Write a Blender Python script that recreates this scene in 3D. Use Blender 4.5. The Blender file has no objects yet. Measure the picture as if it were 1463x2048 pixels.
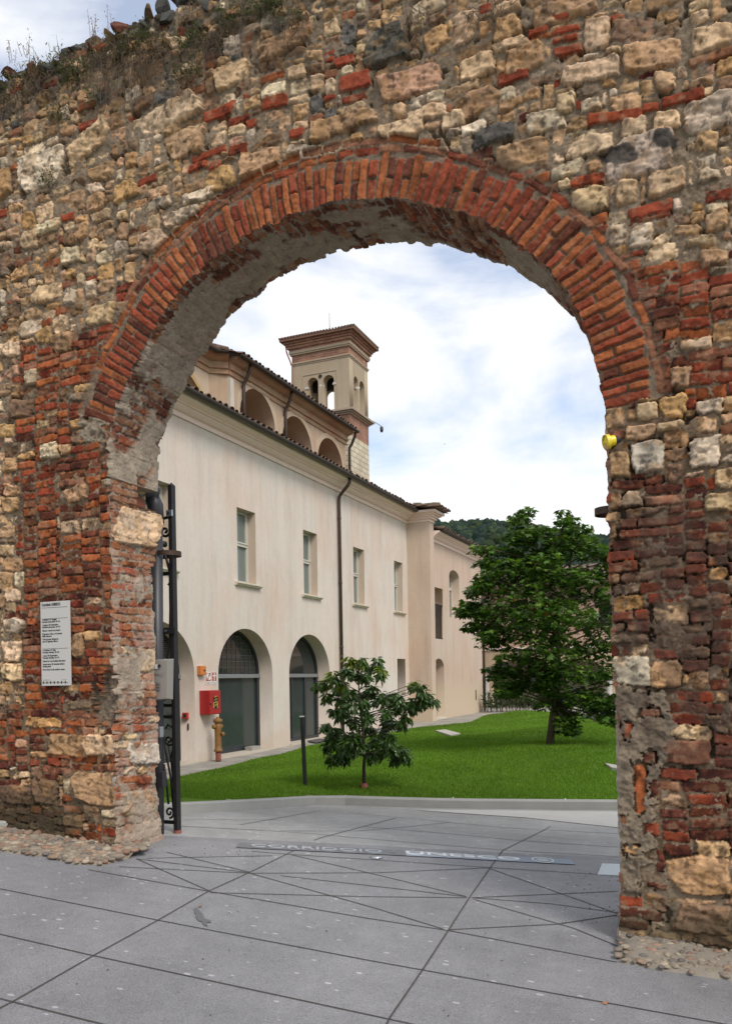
import bpy, bmesh, math, random
import numpy as np
from mathutils import Vector, Matrix, noise as mnoise
random.seed(7); rng=np.random.default_rng(11)
PI=math.pi
scn=bpy.context.scene; COL=scn.collection
# ---------------------------------------------------------------- calibration (measured from the photograph)
F=1674.;CX=731.5;CY=1357.;YAW=math.radians(23.07);ROLL=math.radians(1.0);H=1.6
c_,s_=math.cos(YAW),math.sin(YAW)
def ray(px,py):
    a=px-CX;b=CY-py
    x=(a*math.cos(ROLL)+b*math.sin(ROLL))/F; y=(-a*math.sin(ROLL)+b*math.cos(ROLL))/F
    return (x*c_-s_, x*s_+c_, y)
def onY(px,py,Y): r=ray(px,py);t=Y/r[1];return (r[0]*t,Y,H+r[2]*t)
def onX(px,py,X): r=ray(px,py);t=X/r[0];return (X,r[1]*t,H+r[2]*t)
def onZ(px,py,Z): r=ray(px,py);t=(Z-H)/r[2];return (r[0]*t,r[1]*t,Z)
def onD(px,py,d):
    r=ray(px,py); return (r[0]*d,r[1]*d,H+r[2]*d)
# ---------------------------------------------------------------- objects
def link(o,parent=None):
    COL.objects.link(o)
    if parent is not None: o.parent=parent
    return o
def tag(o,label=None,cat=None,group=None,kind=None):
    if label: o['label']=label
    if cat: o['category']=cat
    if group: o['group']=group
    if kind: o['kind']=kind
    return o
def empty(name,loc,label,cat,group=None):
    o=bpy.data.objects.new(name,None); o.location=loc; o.empty_display_size=.2; link(o)
    return tag(o,label,cat,group)
def mesh_obj(name,me,mat,parent=None,smooth=False):
    if mat: me.materials.append(mat)
    if smooth:
        me.polygons.foreach_set('use_smooth',[True]*len(me.polygons))
    o=bpy.data.objects.new(name,me)
    if parent is not None:
        o.parent=parent
        if parent.type=='EMPTY': o.matrix_parent_inverse=Matrix.Translation(-Vector(parent.location))
    COL.objects.link(o)
    return o
def np_mesh(name,V,Fq,cols=None,smooth=False,mat_idx=None):
    """V (n,3); Fq (m,k) faces with k verts"""
    me=bpy.data.meshes.new(name); V=np.asarray(V,dtype=np.float32); Fq=np.asarray(Fq,dtype=np.int32)
    m,k=Fq.shape
    me.vertices.add(len(V)); me.vertices.foreach_set('co',V.ravel())
    me.loops.add(m*k); me.loops.foreach_set('vertex_index',Fq.ravel())
    me.polygons.add(m); me.polygons.foreach_set('loop_start',np.arange(0,m*k,k,dtype=np.int32))
    me.polygons.foreach_set('use_smooth',np.full(m,smooth))
    me.update(calc_edges=True)
    if cols is not None:
        a=me.color_attributes.new('col','FLOAT_COLOR','POINT')
        cc=np.ones((len(V),4),dtype=np.float32); cc[:,:3]=cols; a.data.foreach_set('color',cc.ravel())
    return me
class MB:
    def __init__(s): s.v=[];s.f=[]
    def add(s,vs,fs):
        n=len(s.v); s.v+= [tuple(v) for v in vs]; s.f+=[tuple(i+n for i in f) for f in fs]; return s
    def box(s,x0,x1,y0,y1,z0,z1):
        vs=[(x,y,z) for z in (z0,z1) for y in (y0,y1) for x in (x0,x1)]
        return s.add(vs,[(0,2,3,1),(4,5,7,6),(0,1,5,4),(2,6,7,3),(0,4,6,2),(1,3,7,5)])
    def tube(s,pts,r,n=10,cap=True):
        pts=[Vector(p) for p in pts]; R=r if isinstance(r,(list,tuple)) else [r]*len(pts)
        rings=[];up=None
        for i,p in enumerate(pts):
            t=(pts[min(i+1,len(pts)-1)]-pts[max(i-1,0)]).normalized()
            if up is None:
                up=Vector((0,0,1)) if abs(t.z)<.9 else Vector((1,0,0))
            a=(up-t*up.dot(t)).normalized(); b=t.cross(a); up=a
            rings.append([p+(a*math.cos(2*PI*k/n)+b*math.sin(2*PI*k/n))*R[i] for k in range(n)])
        vs=[v for r_ in rings for v in r_]; fs=[]
        for i in range(len(rings)-1):
            for k in range(n):
                k2=(k+1)%n; fs.append((i*n+k,i*n+k2,(i+1)*n+k2,(i+1)*n+k))
        if cap: fs.append(tuple(range(n))[::-1]); fs.append(tuple((len(rings)-1)*n+k for k in range(n)))
        return s.add(vs,fs)
    def lathe(s,prof,cx,cy,n=20):
        vs=[];fs=[]
        for r,z in prof:
            for k in range(n): vs.append((cx+r*math.cos(2*PI*k/n),cy+r*math.sin(2*PI*k/n),z))
        for i in range(len(prof)-1):
            for k in range(n):
                k2=(k+1)%n; fs.append((i*n+k,i*n+k2,(i+1)*n+k2,(i+1)*n+k))
        fs.append(tuple(range(n))[::-1]); fs.append(tuple((len(prof)-1)*n+k for k in range(n)))
        return s.add(vs,fs)
    def prismY(s,prof,y0,y1):   # profile in X,Z
        n=len(prof); vs=[(x,y0,z) for x,z in prof]+[(x,y1,z) for x,z in prof]
        fs=[(i,(i+1)%n,n+(i+1)%n,n+i) for i in range(n)]+[tuple(range(n))[::-1],tuple(range(n,2*n))]
        return s.add(vs,fs)
    def prismX(s,prof,x0,x1):   # profile in Y,Z
        n=len(prof); vs=[(x0,y,z) for y,z in prof]+[(x1,y,z) for y,z in prof]
        fs=[(i,(i+1)%n,n+(i+1)%n,n+i) for i in range(n)]+[tuple(range(n))[::-1],tuple(range(n,2*n))]
        return s.add(vs,fs)
    def prismZ(s,poly,z0,z1):
        n=len(poly); vs=[(x,y,z0) for x,y in poly]+[(x,y,z1) for x,y in poly]
        fs=[(i,(i+1)%n,n+(i+1)%n,n+i) for i in range(n)]+[tuple(range(n))[::-1],tuple(range(n,2*n))]
        return s.add(vs,fs)
    def build(s,name,mat,parent=None,smooth=False,bevel=0):
        me=bpy.data.meshes.new(name); me.from_pydata(s.v,[],s.f)
        bm=bmesh.new(); bm.from_mesh(me); bmesh.ops.recalc_face_normals(bm,faces=bm.faces)
        if bevel:
            bmesh.ops.bevel(bm,geom=[e for e in bm.edges if len(e.link_faces)==2 and e.calc_face_angle(0)>.5],offset=bevel,segments=2,affect='EDGES',profile=.6)
        bm.to_mesh(me); bm.free()
        return mesh_obj(name,me,mat,parent,smooth)
def plate_holes(name,outer,holes,M,thick,mat,parent=None):
    """filled 2D outline with holes, extruded; M maps (a,b,n)->world"""
    cu=bpy.data.curves.new(name,'CURVE'); cu.dimensions='2D'; cu.fill_mode='BOTH'; cu.extrude=thick/2
    for pl in [outer]+holes:
        sp=cu.splines.new('POLY'); sp.points.add(len(pl)-1); sp.use_cyclic_u=True
        for i,(a,b) in enumerate(pl): sp.points[i].co=(a,b,0,1)
    to=bpy.data.objects.new('tmp',cu); COL.objects.link(to)
    dg=bpy.context.evaluated_depsgraph_get(); me=bpy.data.meshes.new_from_object(to.evaluated_get(dg))
    bpy.data.objects.remove(to); bpy.data.curves.remove(cu)
    me.materials.clear(); me.transform(M); me.name=name
    return mesh_obj(name,me,mat,parent)
def text_mesh(txt,size,M,mat,parent,name='lettering',ext=.001,align='LEFT',warp=None,bold=0):
    cu=bpy.data.curves.new('t','FONT'); cu.body=txt; cu.size=size; cu.extrude=ext; cu.align_x=align; cu.offset=bold; cu.space_line=1.0; cu.resolution_u=3
    to=bpy.data.objects.new('tmp',cu); COL.objects.link(to)
    dg=bpy.context.evaluated_depsgraph_get(); me=bpy.data.meshes.new_from_object(to.evaluated_get(dg))
    bpy.data.objects.remove(to); bpy.data.curves.remove(cu); me.materials.clear()
    me.transform(M)
    if warp:
        for v in me.vertices: v.co=warp(v.co)
    me.name=name
    return me
def join_me(mes,name,mat,parent):
    bm=bmesh.new()
    for m in mes: bm.from_mesh(m)
    me=bpy.data.meshes.new(name); bm.to_mesh(me); bm.free()
    return mesh_obj(name,me,mat,parent)
# ---------------------------------------------------------------- materials
class NT:
    def __init__(s,name):
        s.m=bpy.data.materials.new(name); s.m.use_nodes=True; s.t=s.m.node_tree; s.b=s.t.nodes['Principled BSDF']; s.tc=None
    def n(s,ty,ins={},**kw):
        nd=s.t.nodes.new(ty)
        for k,v in kw.items(): setattr(nd,k,v)
        for k,v in ins.items():
            if hasattr(v,'is_output') : s.t.links.new(v,nd.inputs[k])
            else: nd.inputs[k].default_value=v
        return nd
    def pos(s,scale=(1,1,1)):
        g=s.n('ShaderNodeNewGeometry').outputs['Position']
        return s.n('ShaderNodeMapping',{'Vector':g,'Scale':scale}).outputs[0]
    def noise(s,scale,detail=4,vec=None,rough=.6):
        return s.n('ShaderNodeTexNoise',{'Vector':vec if vec is not None else s.pos(),'Scale':scale,'Detail':detail,'Roughness':rough}).outputs['Fac']
    def ramp(s,fac,stops,interp='LINEAR'):
        r=s.n('ShaderNodeValToRGB',{'Fac':fac}); e=r.color_ramp; e.interpolation=interp
        while len(e.elements)<len(stops): e.elements.new(.5)
        for i,(p,c) in enumerate(stops):
            e.elements[i].position=p; e.elements[i].color=(c[0],c[1],c[2],1) if not isinstance(c,(int,float)) else (c,c,c,1)
        return r.outputs['Color']
    def mix(s,fac,a,b,mode='MIX'):
        nd=s.t.nodes.new('ShaderNodeMix'); nd.data_type='RGBA'; nd.blend_type=mode
        for i,v in ((0,fac),(6,a),(7,b)):
            if hasattr(v,'is_output'): s.t.links.new(v,nd.inputs[i])
            else: nd.inputs[i].default_value=(v if i==0 else (v[0],v[1],v[2],1))
        return nd.outputs[2]
    def math(s,op,a,b=0.):
        nd=s.t.nodes.new('ShaderNodeMath'); nd.operation=op
        for i,v in ((0,a),(1,b)):
            if hasattr(v,'is_output'): s.t.links.new(v,nd.inputs[i])
            else: nd.inputs[i].default_value=v
        return nd.outputs[0]
    def bump(s,h,strength=.4,dist=.01):
        nd=s.n('ShaderNodeBump',{'Height':h,'Strength':strength,'Distance':dist}); s.t.links.new(nd.outputs[0],s.b.inputs['Normal'])
    def out(s,col,rough=.8,metal=0,spec=None):
        for k,v in (('Base Color',col),('Roughness',rough),('Metallic',metal)):
            if hasattr(v,'is_output'): s.t.links.new(v,s.b.inputs[k])
            else: s.b.inputs[k].default_value=(v[0],v[1],v[2],1) if k=='Base Color' else v
        if spec is not None: s.b.inputs['Specular IOR Level'].default_value=spec
        return s.m
def simple(name,col,rough=.6,metal=0,var=.15,scale=6,bump=.0,spec=None):
    t=NT(name); n=t.noise(scale,5)
    c=t.mix(n,[x*(1-var) for x in col],[min(1,x*(1+var)) for x in col])
    if bump: t.bump(t.noise(scale*4,5),bump,.01)
    return t.out(c,rough,metal,spec)
def mat_attr(name,rough=.9,nscale=60,amt=.25,bump=.5,bdist=.006,spec=.2):
    t=NT(name); a=t.n('ShaderNodeAttribute',attribute_name='col').outputs['Color']
    n=t.noise(nscale,6,rough=.7)
    c=t.mix(1.0,a,t.ramp(n,[(0.25,1-amt),(0.75,1+amt)]),'MULTIPLY')
    if bump: t.bump(t.noise(nscale*1.2,7,rough=.7),bump,bdist)
    return t.out(c,rough,0,spec)
M_masonry=mat_attr('masonry')
M_leaf=None
def leaf_mat(name,rough=.45,trans=.25):
    t=NT(name); a=t.n('ShaderNodeAttribute',attribute_name='col').outputs['Color']
    t.out(a,rough,0,.4)
    tr=t.n('ShaderNodeBsdfTranslucent',{'Color':t.mix(1.0,a,(1.5,1.7,.7),'MULTIPLY')})
    mx=t.n('ShaderNodeMixShader',{0:trans,1:t.b.outputs[0],2:tr.outputs[0]})
    t.t.links.new(mx.outputs[0],t.t.nodes['Material Output'].inputs['Surface'])
    return t.m
M_leaf=leaf_mat('leaf_green'); M_gloss=leaf_mat('leaf_gloss',.28,.15); M_grass=leaf_mat('grass_blade',.6,.3)
M_dark=simple('dark_iron',(.035,.032,.032),.5,.6,.3,20,.2)
M_pipe=simple('dark_painted_pipe',(.06,.06,.066),.45,.3,.2,8)
M_brownpipe=simple('brown_copper_pipe',(.075,.05,.038),.5,.4,.3,3)
M_steel=simple('brushed_steel',(.55,.57,.6),.3,.9,.1,30)
M_zinc=simple('zinc_grey',(.33,.34,.35),.45,.6,.12,10)
M_frame=simple('window_frame_paint',(.52,.50,.43),.55,0,.08,8)
M_sill=simple('sill_stone',(.62,.55,.44),.8,0,.15,14,.2)
M_anth=simple('anthracite_frame',(.05,.053,.06),.4,.4,.2,10)
M_red=simple('red_enamel',(.38,.018,.018),.45,0,.08,5)
M_redlt=simple('red_plastic',(.5,.05,.04),.5,0,.1,5)
M_orange=simple('orange_plastic',(.62,.20,.05),.5,0,.1,8)
M_white=simple('white_enamel',(.75,.74,.71),.5,0,.05,8)
M_ink=simple('black_ink',(.02,.02,.022),.7,0,.0,8)
M_yellow=simple('yellow_lens',(.8,.62,.02),.3,0,.1,30)
M_hydrant=simple('ochre_cast_iron',(.24,.115,.032),.6,0,.35,18,.3)
M_rustred=simple('rusty_red_paint',(.25,.08,.055),.7,0,.3,20,.3)
M_kerb=simple('kerb_concrete',(.33,.325,.30),.9,0,.16,5,.35)
M_trunk=simple('bark',(.13,.10,.07),.9,0,.35,25,.6)
M_trunkdark=simple('bark_dark',(.05,.035,.025),.9,0,.35,25,.6)
def glassy(name,col,rough=.06,spec=.6):
    t=NT(name); n=t.noise(1.3,3)
    return t.out(t.mix(n,[x*.7 for x in col],[x*1.35 for x in col]),rough,0,spec)
M_glass=glassy('dark_glass',(.022,.028,.027),.05,.7)
M_pane=glassy('curtained_glass',(.16,.19,.17),.12,.5)
M_doorglass=glassy('door_glass',(.035,.047,.045),.12,.5)
# ---------------------------------------------------------------- world, sun, camera
w=bpy.data.worlds.new('World'); scn.world=w; w.use_nodes=True; wt=w.node_tree
SUNV=Vector((.62,-.42,.78)).normalized()
sky=wt.nodes.new('ShaderNodeTexSky'); sky.sky_type='NISHITA'; sky.sun_disc=False
sky.sun_elevation=math.asin(SUNV.z); sky.sun_rotation=math.atan2(SUNV.x,SUNV.y)
bg=wt.nodes['Background']; bg.inputs['Strength'].default_value=1.0
tc=wt.nodes.new('ShaderNodeTexCoord'); mp=wt.nodes.new('ShaderNodeMapping'); mp.inputs['Scale'].default_value=(1,1,2.4); mp.inputs['Location'].default_value=(3.1,.4,.35)
wt.links.new(tc.outputs['Generated'],mp.inputs['Vector'])
def wn(scale,detail,rough,dist=0):
    n=wt.nodes.new('ShaderNodeTexNoise'); n.inputs['Scale'].default_value=scale; n.inputs['Detail'].default_value=detail; n.inputs['Roughness'].default_value=rough; n.inputs['Distortion'].default_value=dist
    wt.links.new(mp.outputs[0],n.inputs['Vector']); return n
n1=wn(2.6,8,.55,.3); n2=wn(5,7,.6)
cr=wt.nodes.new('ShaderNodeValToRGB'); cr.color_ramp.elements[0].position=.40; cr.color_ramp.elements[0].color=(.30,.30,.30,1); cr.color_ramp.elements[1].position=.55
wt.links.new(n1.outputs['Fac'],cr.inputs[0])
cc=wt.nodes.new('ShaderNodeValToRGB'); cc.color_ramp.elements[0].position=.3; cc.color_ramp.elements[0].color=(.84,.86,.90,1); cc.color_ramp.elements[1].position=.62; cc.color_ramp.elements[1].color=(.90,.91,.93,1)
wt.links.new(n2.outputs['Fac'],cc.inputs[0])
sk=wt.nodes.new('ShaderNodeMix'); sk.data_type='RGBA'; sk.blend_type='MULTIPLY'; sk.inputs[0].default_value=1
wt.links.new(sky.outputs[0],sk.inputs[6]); sk.inputs[7].default_value=(.175,.175,.18,1)
mx=wt.nodes.new('ShaderNodeMix'); mx.data_type='RGBA'
wt.links.new(cr.outputs[0],mx.inputs[0]); wt.links.new(sk.outputs[2],mx.inputs[6]); wt.links.new(cc.outputs[0],mx.inputs[7])
wt.links.new(mx.outputs[2],bg.inputs['Color'])
sl=bpy.data.lights.new('sun','SUN'); sl.energy=1.9; sl.angle=math.radians(20); sl.color=(1,.95,.87)
so=bpy.data.objects.new('sun',sl); COL.objects.link(so); so.rotation_euler=SUNV.to_track_quat('Z','Y').to_euler()
cam=bpy.data.cameras.new('camera'); co=bpy.data.objects.new('camera',cam); COL.objects.link(co); scn.camera=co
cam.sensor_fit='VERTICAL'; cam.sensor_height=36; cam.lens=F/2048*36; cam.clip_end=5000; cam.clip_start=.05
fwd=Vector((-s_,c_,0)); right=Vector((c_,s_,0)); up=Vector((0,0,1))
# roll: image content rotated counter-clockwise by ROLL
rx=right*math.cos(ROLL)-up*math.sin(ROLL)*1.0; ry=up*math.cos(ROLL)+right*math.sin(ROLL)
co.matrix_world=Matrix(((rx.x,ry.x,-fwd.x,0),(rx.y,ry.y,-fwd.y,0),(rx.z,ry.z,-fwd.z,H),(0,0,0,1)))
cam.shift_y=(CY-1024)/2048
scn.view_settings.view_transform='Standard'; scn.view_settings.look='None'; scn.view_settings.exposure=0.25
# ---------------------------------------------------------------- noise
_L=[np.random.default_rng(100+i).random((256,256)).astype(np.float32) for i in range(6)]
def vn(U,V,f,seed=0):
    L=_L[seed%6]; o=seed*17.37
    x=U*f+o; y=V*f+o*1.7; xi=np.floor(x).astype(np.int64); yi=np.floor(y).astype(np.int64)
    fx=(x-xi).astype(np.float32); fy=(y-yi).astype(np.float32); fx=fx*fx*(3-2*fx); fy=fy*fy*(3-2*fy)
    a=L[xi&255,yi&255];b=L[(xi+1)&255,yi&255];c=L[xi&255,(yi+1)&255];d=L[(xi+1)&255,(yi+1)&255]
    return (a*(1-fx)+b*fx)*(1-fy)+(c*(1-fx)+d*fx)*fy
def fbm(U,V,f,o=4,seed=0,g=.55):
    r=0;a=1;s=0
    for i in range(o): r=r+a*vn(U,V,f*2.03**i,seed+i); s+=a; a*=g
    return r/s-.5
def sstep(a,b,x):
    t=np.clip((x-a)/(b-a),0,1); return t*t*(3-2*t)
def inpoly(X,Y,poly):
    r=np.zeros(np.shape(X),bool); n=len(poly)
    for i in range(n):
        x0,y0=poly[i];x1,y1=poly[(i+1)%n]
        if y0==y1: continue
        r^=((y0>Y)!=(y1>Y))&(X<(x1-x0)*(Y-y0)/(y1-y0)+x0)
    return r
# palette (linear albedo)
PAL=dict(w=(.57,.48,.35),l=(.56,.42,.26),t=(.46,.31,.175),y=(.48,.31,.145),p=(.45,.29,.19),b=(.24,.16,.10),g=(.15,.14,.125),k=(.12,.115,.10),
         r=(.27,.076,.040),o=(.32,.118,.05),d=(.15,.056,.035),s=(.27,.135,.082),m=(.25,.19,.13),c=(.45,.405,.325))
class Sheet:
    """height + colour raster over a masonry face"""
    def __init__(s,U,V,seed=0,mortar=(.25,.19,.128)):
        s.U,s.V=U,V; s.u0=U[0,0];s.v0=V[0,0];s.du=U[1,0]-U[0,0];s.dv=V[0,1]-V[0,0]
        s.UW=U+fbm(U,V,1.3,2,1+seed)*.09+fbm(U,V,9,3,2+seed)*.022
        s.VW=V+fbm(U,V,1.1,2,3+seed)*.10+fbm(U,V,8,3,4+seed)*.022
        s.F=fbm(U,V,42,4,5+seed); s.G=fbm(U,V,14,4,7+seed)
        s.H=.004+s.G*.034+s.F*.012-.04*sstep(.09,.17,-s.G-.25*fbm(U,V,2.2,2,3+seed))
        n=fbm(U,V,3,4,2+seed)
        s.C=np.empty(U.shape+(3,),np.float32); s.C[:]=mortar
        s.C*=(1+.5*n+.5*s.F)[...,None]
        s.C[...,0]*=(1+.1*s.G)
    def win(s,cu,cv,R):
        i0=max(0,int((cu-R-s.u0)/s.du)); i1=min(s.U.shape[0],int((cu+R-s.u0)/s.du)+2)
        j0=max(0,int((cv-R-s.v0)/s.dv)); j1=min(s.U.shape[1],int((cv+R-s.v0)/s.dv)+2)
        return slice(i0,i1),slice(j0,j1)
    def stone(s,cu,cv,a,b,kind,ang=0.,prot=None,cuts=None,rr=random):
        R=math.hypot(a,b)+.1; wi=s.win(cu,cv,R)
        if wi[0].stop<=wi[0].start or wi[1].stop<=wi[1].start: return
        x=s.UW[wi]-cu; y=s.VW[wi]-cv
        ca,sa=math.cos(ang),math.sin(ang); X=x*ca+y*sa; Y=-x*sa+y*ca
        brick=kind in 'rods'
        r=min(a,b)*(.22 if brick else .34)
        qx=np.abs(X)-a+r; qy=np.abs(Y)-b+r
        d=np.hypot(np.maximum(qx,0),np.maximum(qy,0))+np.minimum(np.maximum(qx,qy),0)-r
        nc=(1 if brick else rr.randint(2,4)) if cuts is None else cuts
        for _ in range(nc):
            th=rr.uniform(0,2*PI); nx,ny=math.cos(th),math.sin(th)
            sup=abs(nx)*a+abs(ny)*b
            d=np.maximum(d,nx*X+ny*Y-sup*rr.uniform(.66,.95) if not brick else nx*X+ny*Y-sup*rr.uniform(.8,1))
        d=d+s.F[wi]*(.014 if brick else .02)+s.G[wi]*(.018 if brick else .03)
        if prot is None: prot=rr.uniform(.006,.022) if brick else rr.uniform(.010,.036)
        e=np.clip(-d/(.008 if brick else .013),0,1); pr=np.sqrt(1-(1-e)**2)
        off=rr.uniform(0,90)
        U=s.U[wi]+off; V=s.V[wi]-off*.7
        n1=fbm(U,V,11,3,1); n2=fbm(U,V,34,4,3)
        tx,ty=rr.uniform(-.12,.12),rr.uniform(-.12,.12)
        if kind in 'm': h=prot+.0*n1+.02*n2
        elif brick: h=prot*pr+(n1*.012+n2*.010)*pr+tx*.3*X+ty*.5*Y
        else:
            fac=np.abs(fbm(U,V,7,2,1))*.06+np.abs(n2)*.012  # ridged facets
            lay=(vn(U*.4+V*.1,V+U*.1,42,2)-.5)*.012
            h=prot*pr+(tx*X+ty*Y)+(-fac+n2*.016+lay)*pr
        msk=(d<0)&(h+.004>s.H[wi])
        Hs=s.H[wi]; Hs[msk]=h[msk]
        base=np.array(PAL[kind],np.float32)*rr.uniform(.78,1.15)
        base=base*np.array([1.03,rr.uniform(.93,.99),rr.uniform(.82,1.0)],np.float32)
        col=base*(1+.8*n1+.75*n2)[...,None]
        if brick:   # mortar smears and pale bloom
            sm=sstep(.10,.22,fbm(U,V,17,3,2)+(.05 if kind=='s' else 0)); col=col*(1-sm[...,None]*.45)+np.array((.34,.235,.15),np.float32)*sm[...,None]*.45
            dk=sstep(.14,.25,fbm(U,V,12,3,5)); col=col*(1-.55*dk[...,None])
        else:
            o=sstep(.05,.2,fbm(U,V,13,3,4)); oc=np.array((.40,.23,.09) if kind!='g' else (.2,.19,.17),np.float32)*.9
            col=col*(1-o[...,None]*.45)+oc*o[...,None]*.45
            dk=sstep(.12,.2,fbm(U,V,26,3,0)); col=col*(1-.5*dk[...,None])
        Cs=s.C[wi]; Cs[msk]=np.clip(col,.01,.85)[msk]
def pack(sh,u0,u1,v0,v1,blocked,choose,rr):
    """bottom-left packing of blocks on a 2.2 cm lattice"""
    q=.022; nu=int((u1-u0)/q); nv=int((v1-v0)/q); occ=np.zeros((nu,nv),bool)
    cu=(np.arange(nu)+.5)*q+u0; cv=(np.arange(nv)+.5)*q+v0
    CU,CV=np.meshgrid(cu,cv,indexing='ij'); occ|=blocked(CU,CV); bnd=np.zeros((nu,nv),bool)
    out=[]
    for j in range(nv):
        i=0
        while i<nu:
            if occ[i,j]: i+=1; continue
            wq,hq,kind=choose(cu[i],cv[j])
            k=1
            while k<wq and i+k<nu and not occ[i+k,j]: k+=1
            if j>0 and i+k<nu and bnd[i+k,j-1] and not occ[i+k,j]:
                k=k+2 if (k<5 or rr.random()<.5) and i+k+2<nu and not occ[i+k:i+k+2,j].any() else max(2,k-2)
            m=0
            while i+k+m<nu and m<4 and not occ[i+k+m,j]: m+=1
            if m<4: k+=m
            l=1
            while l<hq and j+l<nv and not occ[i:i+k,j+l].any(): l+=1
            occ[i:i+k,j:j+l]=True
            bnd[i,j:j+l]=True; bnd[min(nu-1,i+k),j:j+l]=True
            out.append((u0+(i+k/2)*q,v0+(j+l/2)*q,k*q/2,l*q/2,kind)); i+=k
    for (a,b,hw,hh,kind) in out:
        if hw<.02 or hh<.012: continue
        gap=.0045 if kind in 'rods' else .007
        if kind in 'rods' and hh>.05: kind=rr.choice('ltw')
        sh.stone(a,b,hw-gap,hh-gap,kind,rr.gauss(0,.02 if kind in 'rods' else .06),rr=rr)
# ---------------------------------------------------------------- THE OLD WALL
YF=5.22; TH=.6
INTR=[(238,1790),(235,1700),(231,1500),(226,1300),(224,1150),(218,994),(217,886),(229,831),(255,763),(295,680),(344,602),(384,558),(435,512),(490,474),(556,443),(607,422),(658,409),(723,397),(789,397),(844,404),(910,420),(945,432),(1026,473),(1072,511),(1123,561),(1163,628),(1182,685),(1195,730),(1205,772),(1212,822),(1214,880),(1215,962),(1218,1079),(1223,1226),(1228,1348),(1235,1402),(1236,1493),(1239,1565),(1241,1673),(1243,1746),(1240,1854),(1240,1960)]
ip=np.array([[onY(x,y,YF)[0],onY(x,y,YF)[2]] for x,y in INTR])
seg=np.r_[0,np.cumsum(np.hypot(*np.diff(ip,axis=0).T))]
NS=1900
def cres(t):
    return np.stack([np.interp(t,seg,ip[:,0]),np.interp(t,seg,ip[:,1])],1)
ss=np.linspace(0,seg[-1],NS); PC=cres(ss)
k=np.ones(61)/61; PCs=np.stack([np.convolve(np.pad(PC[:,i],30,'edge'),k,'valid') for i in (0,1)],1)
PC=PCs; ss=np.r_[0,np.cumsum(np.hypot(*np.diff(PC,axis=0).T))]
tg=np.gradient(PC,axis=0); tg/=np.linalg.norm(tg,axis=1)[:,None]
nin=np.stack([tg[:,1],-tg[:,0]],1)       # points into the opening
wall=empty('stone_wall',(-2.3,YF,0),'tall rough wall of mixed rubble stone and red brick pierced by a wide round arch','wall')
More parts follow.
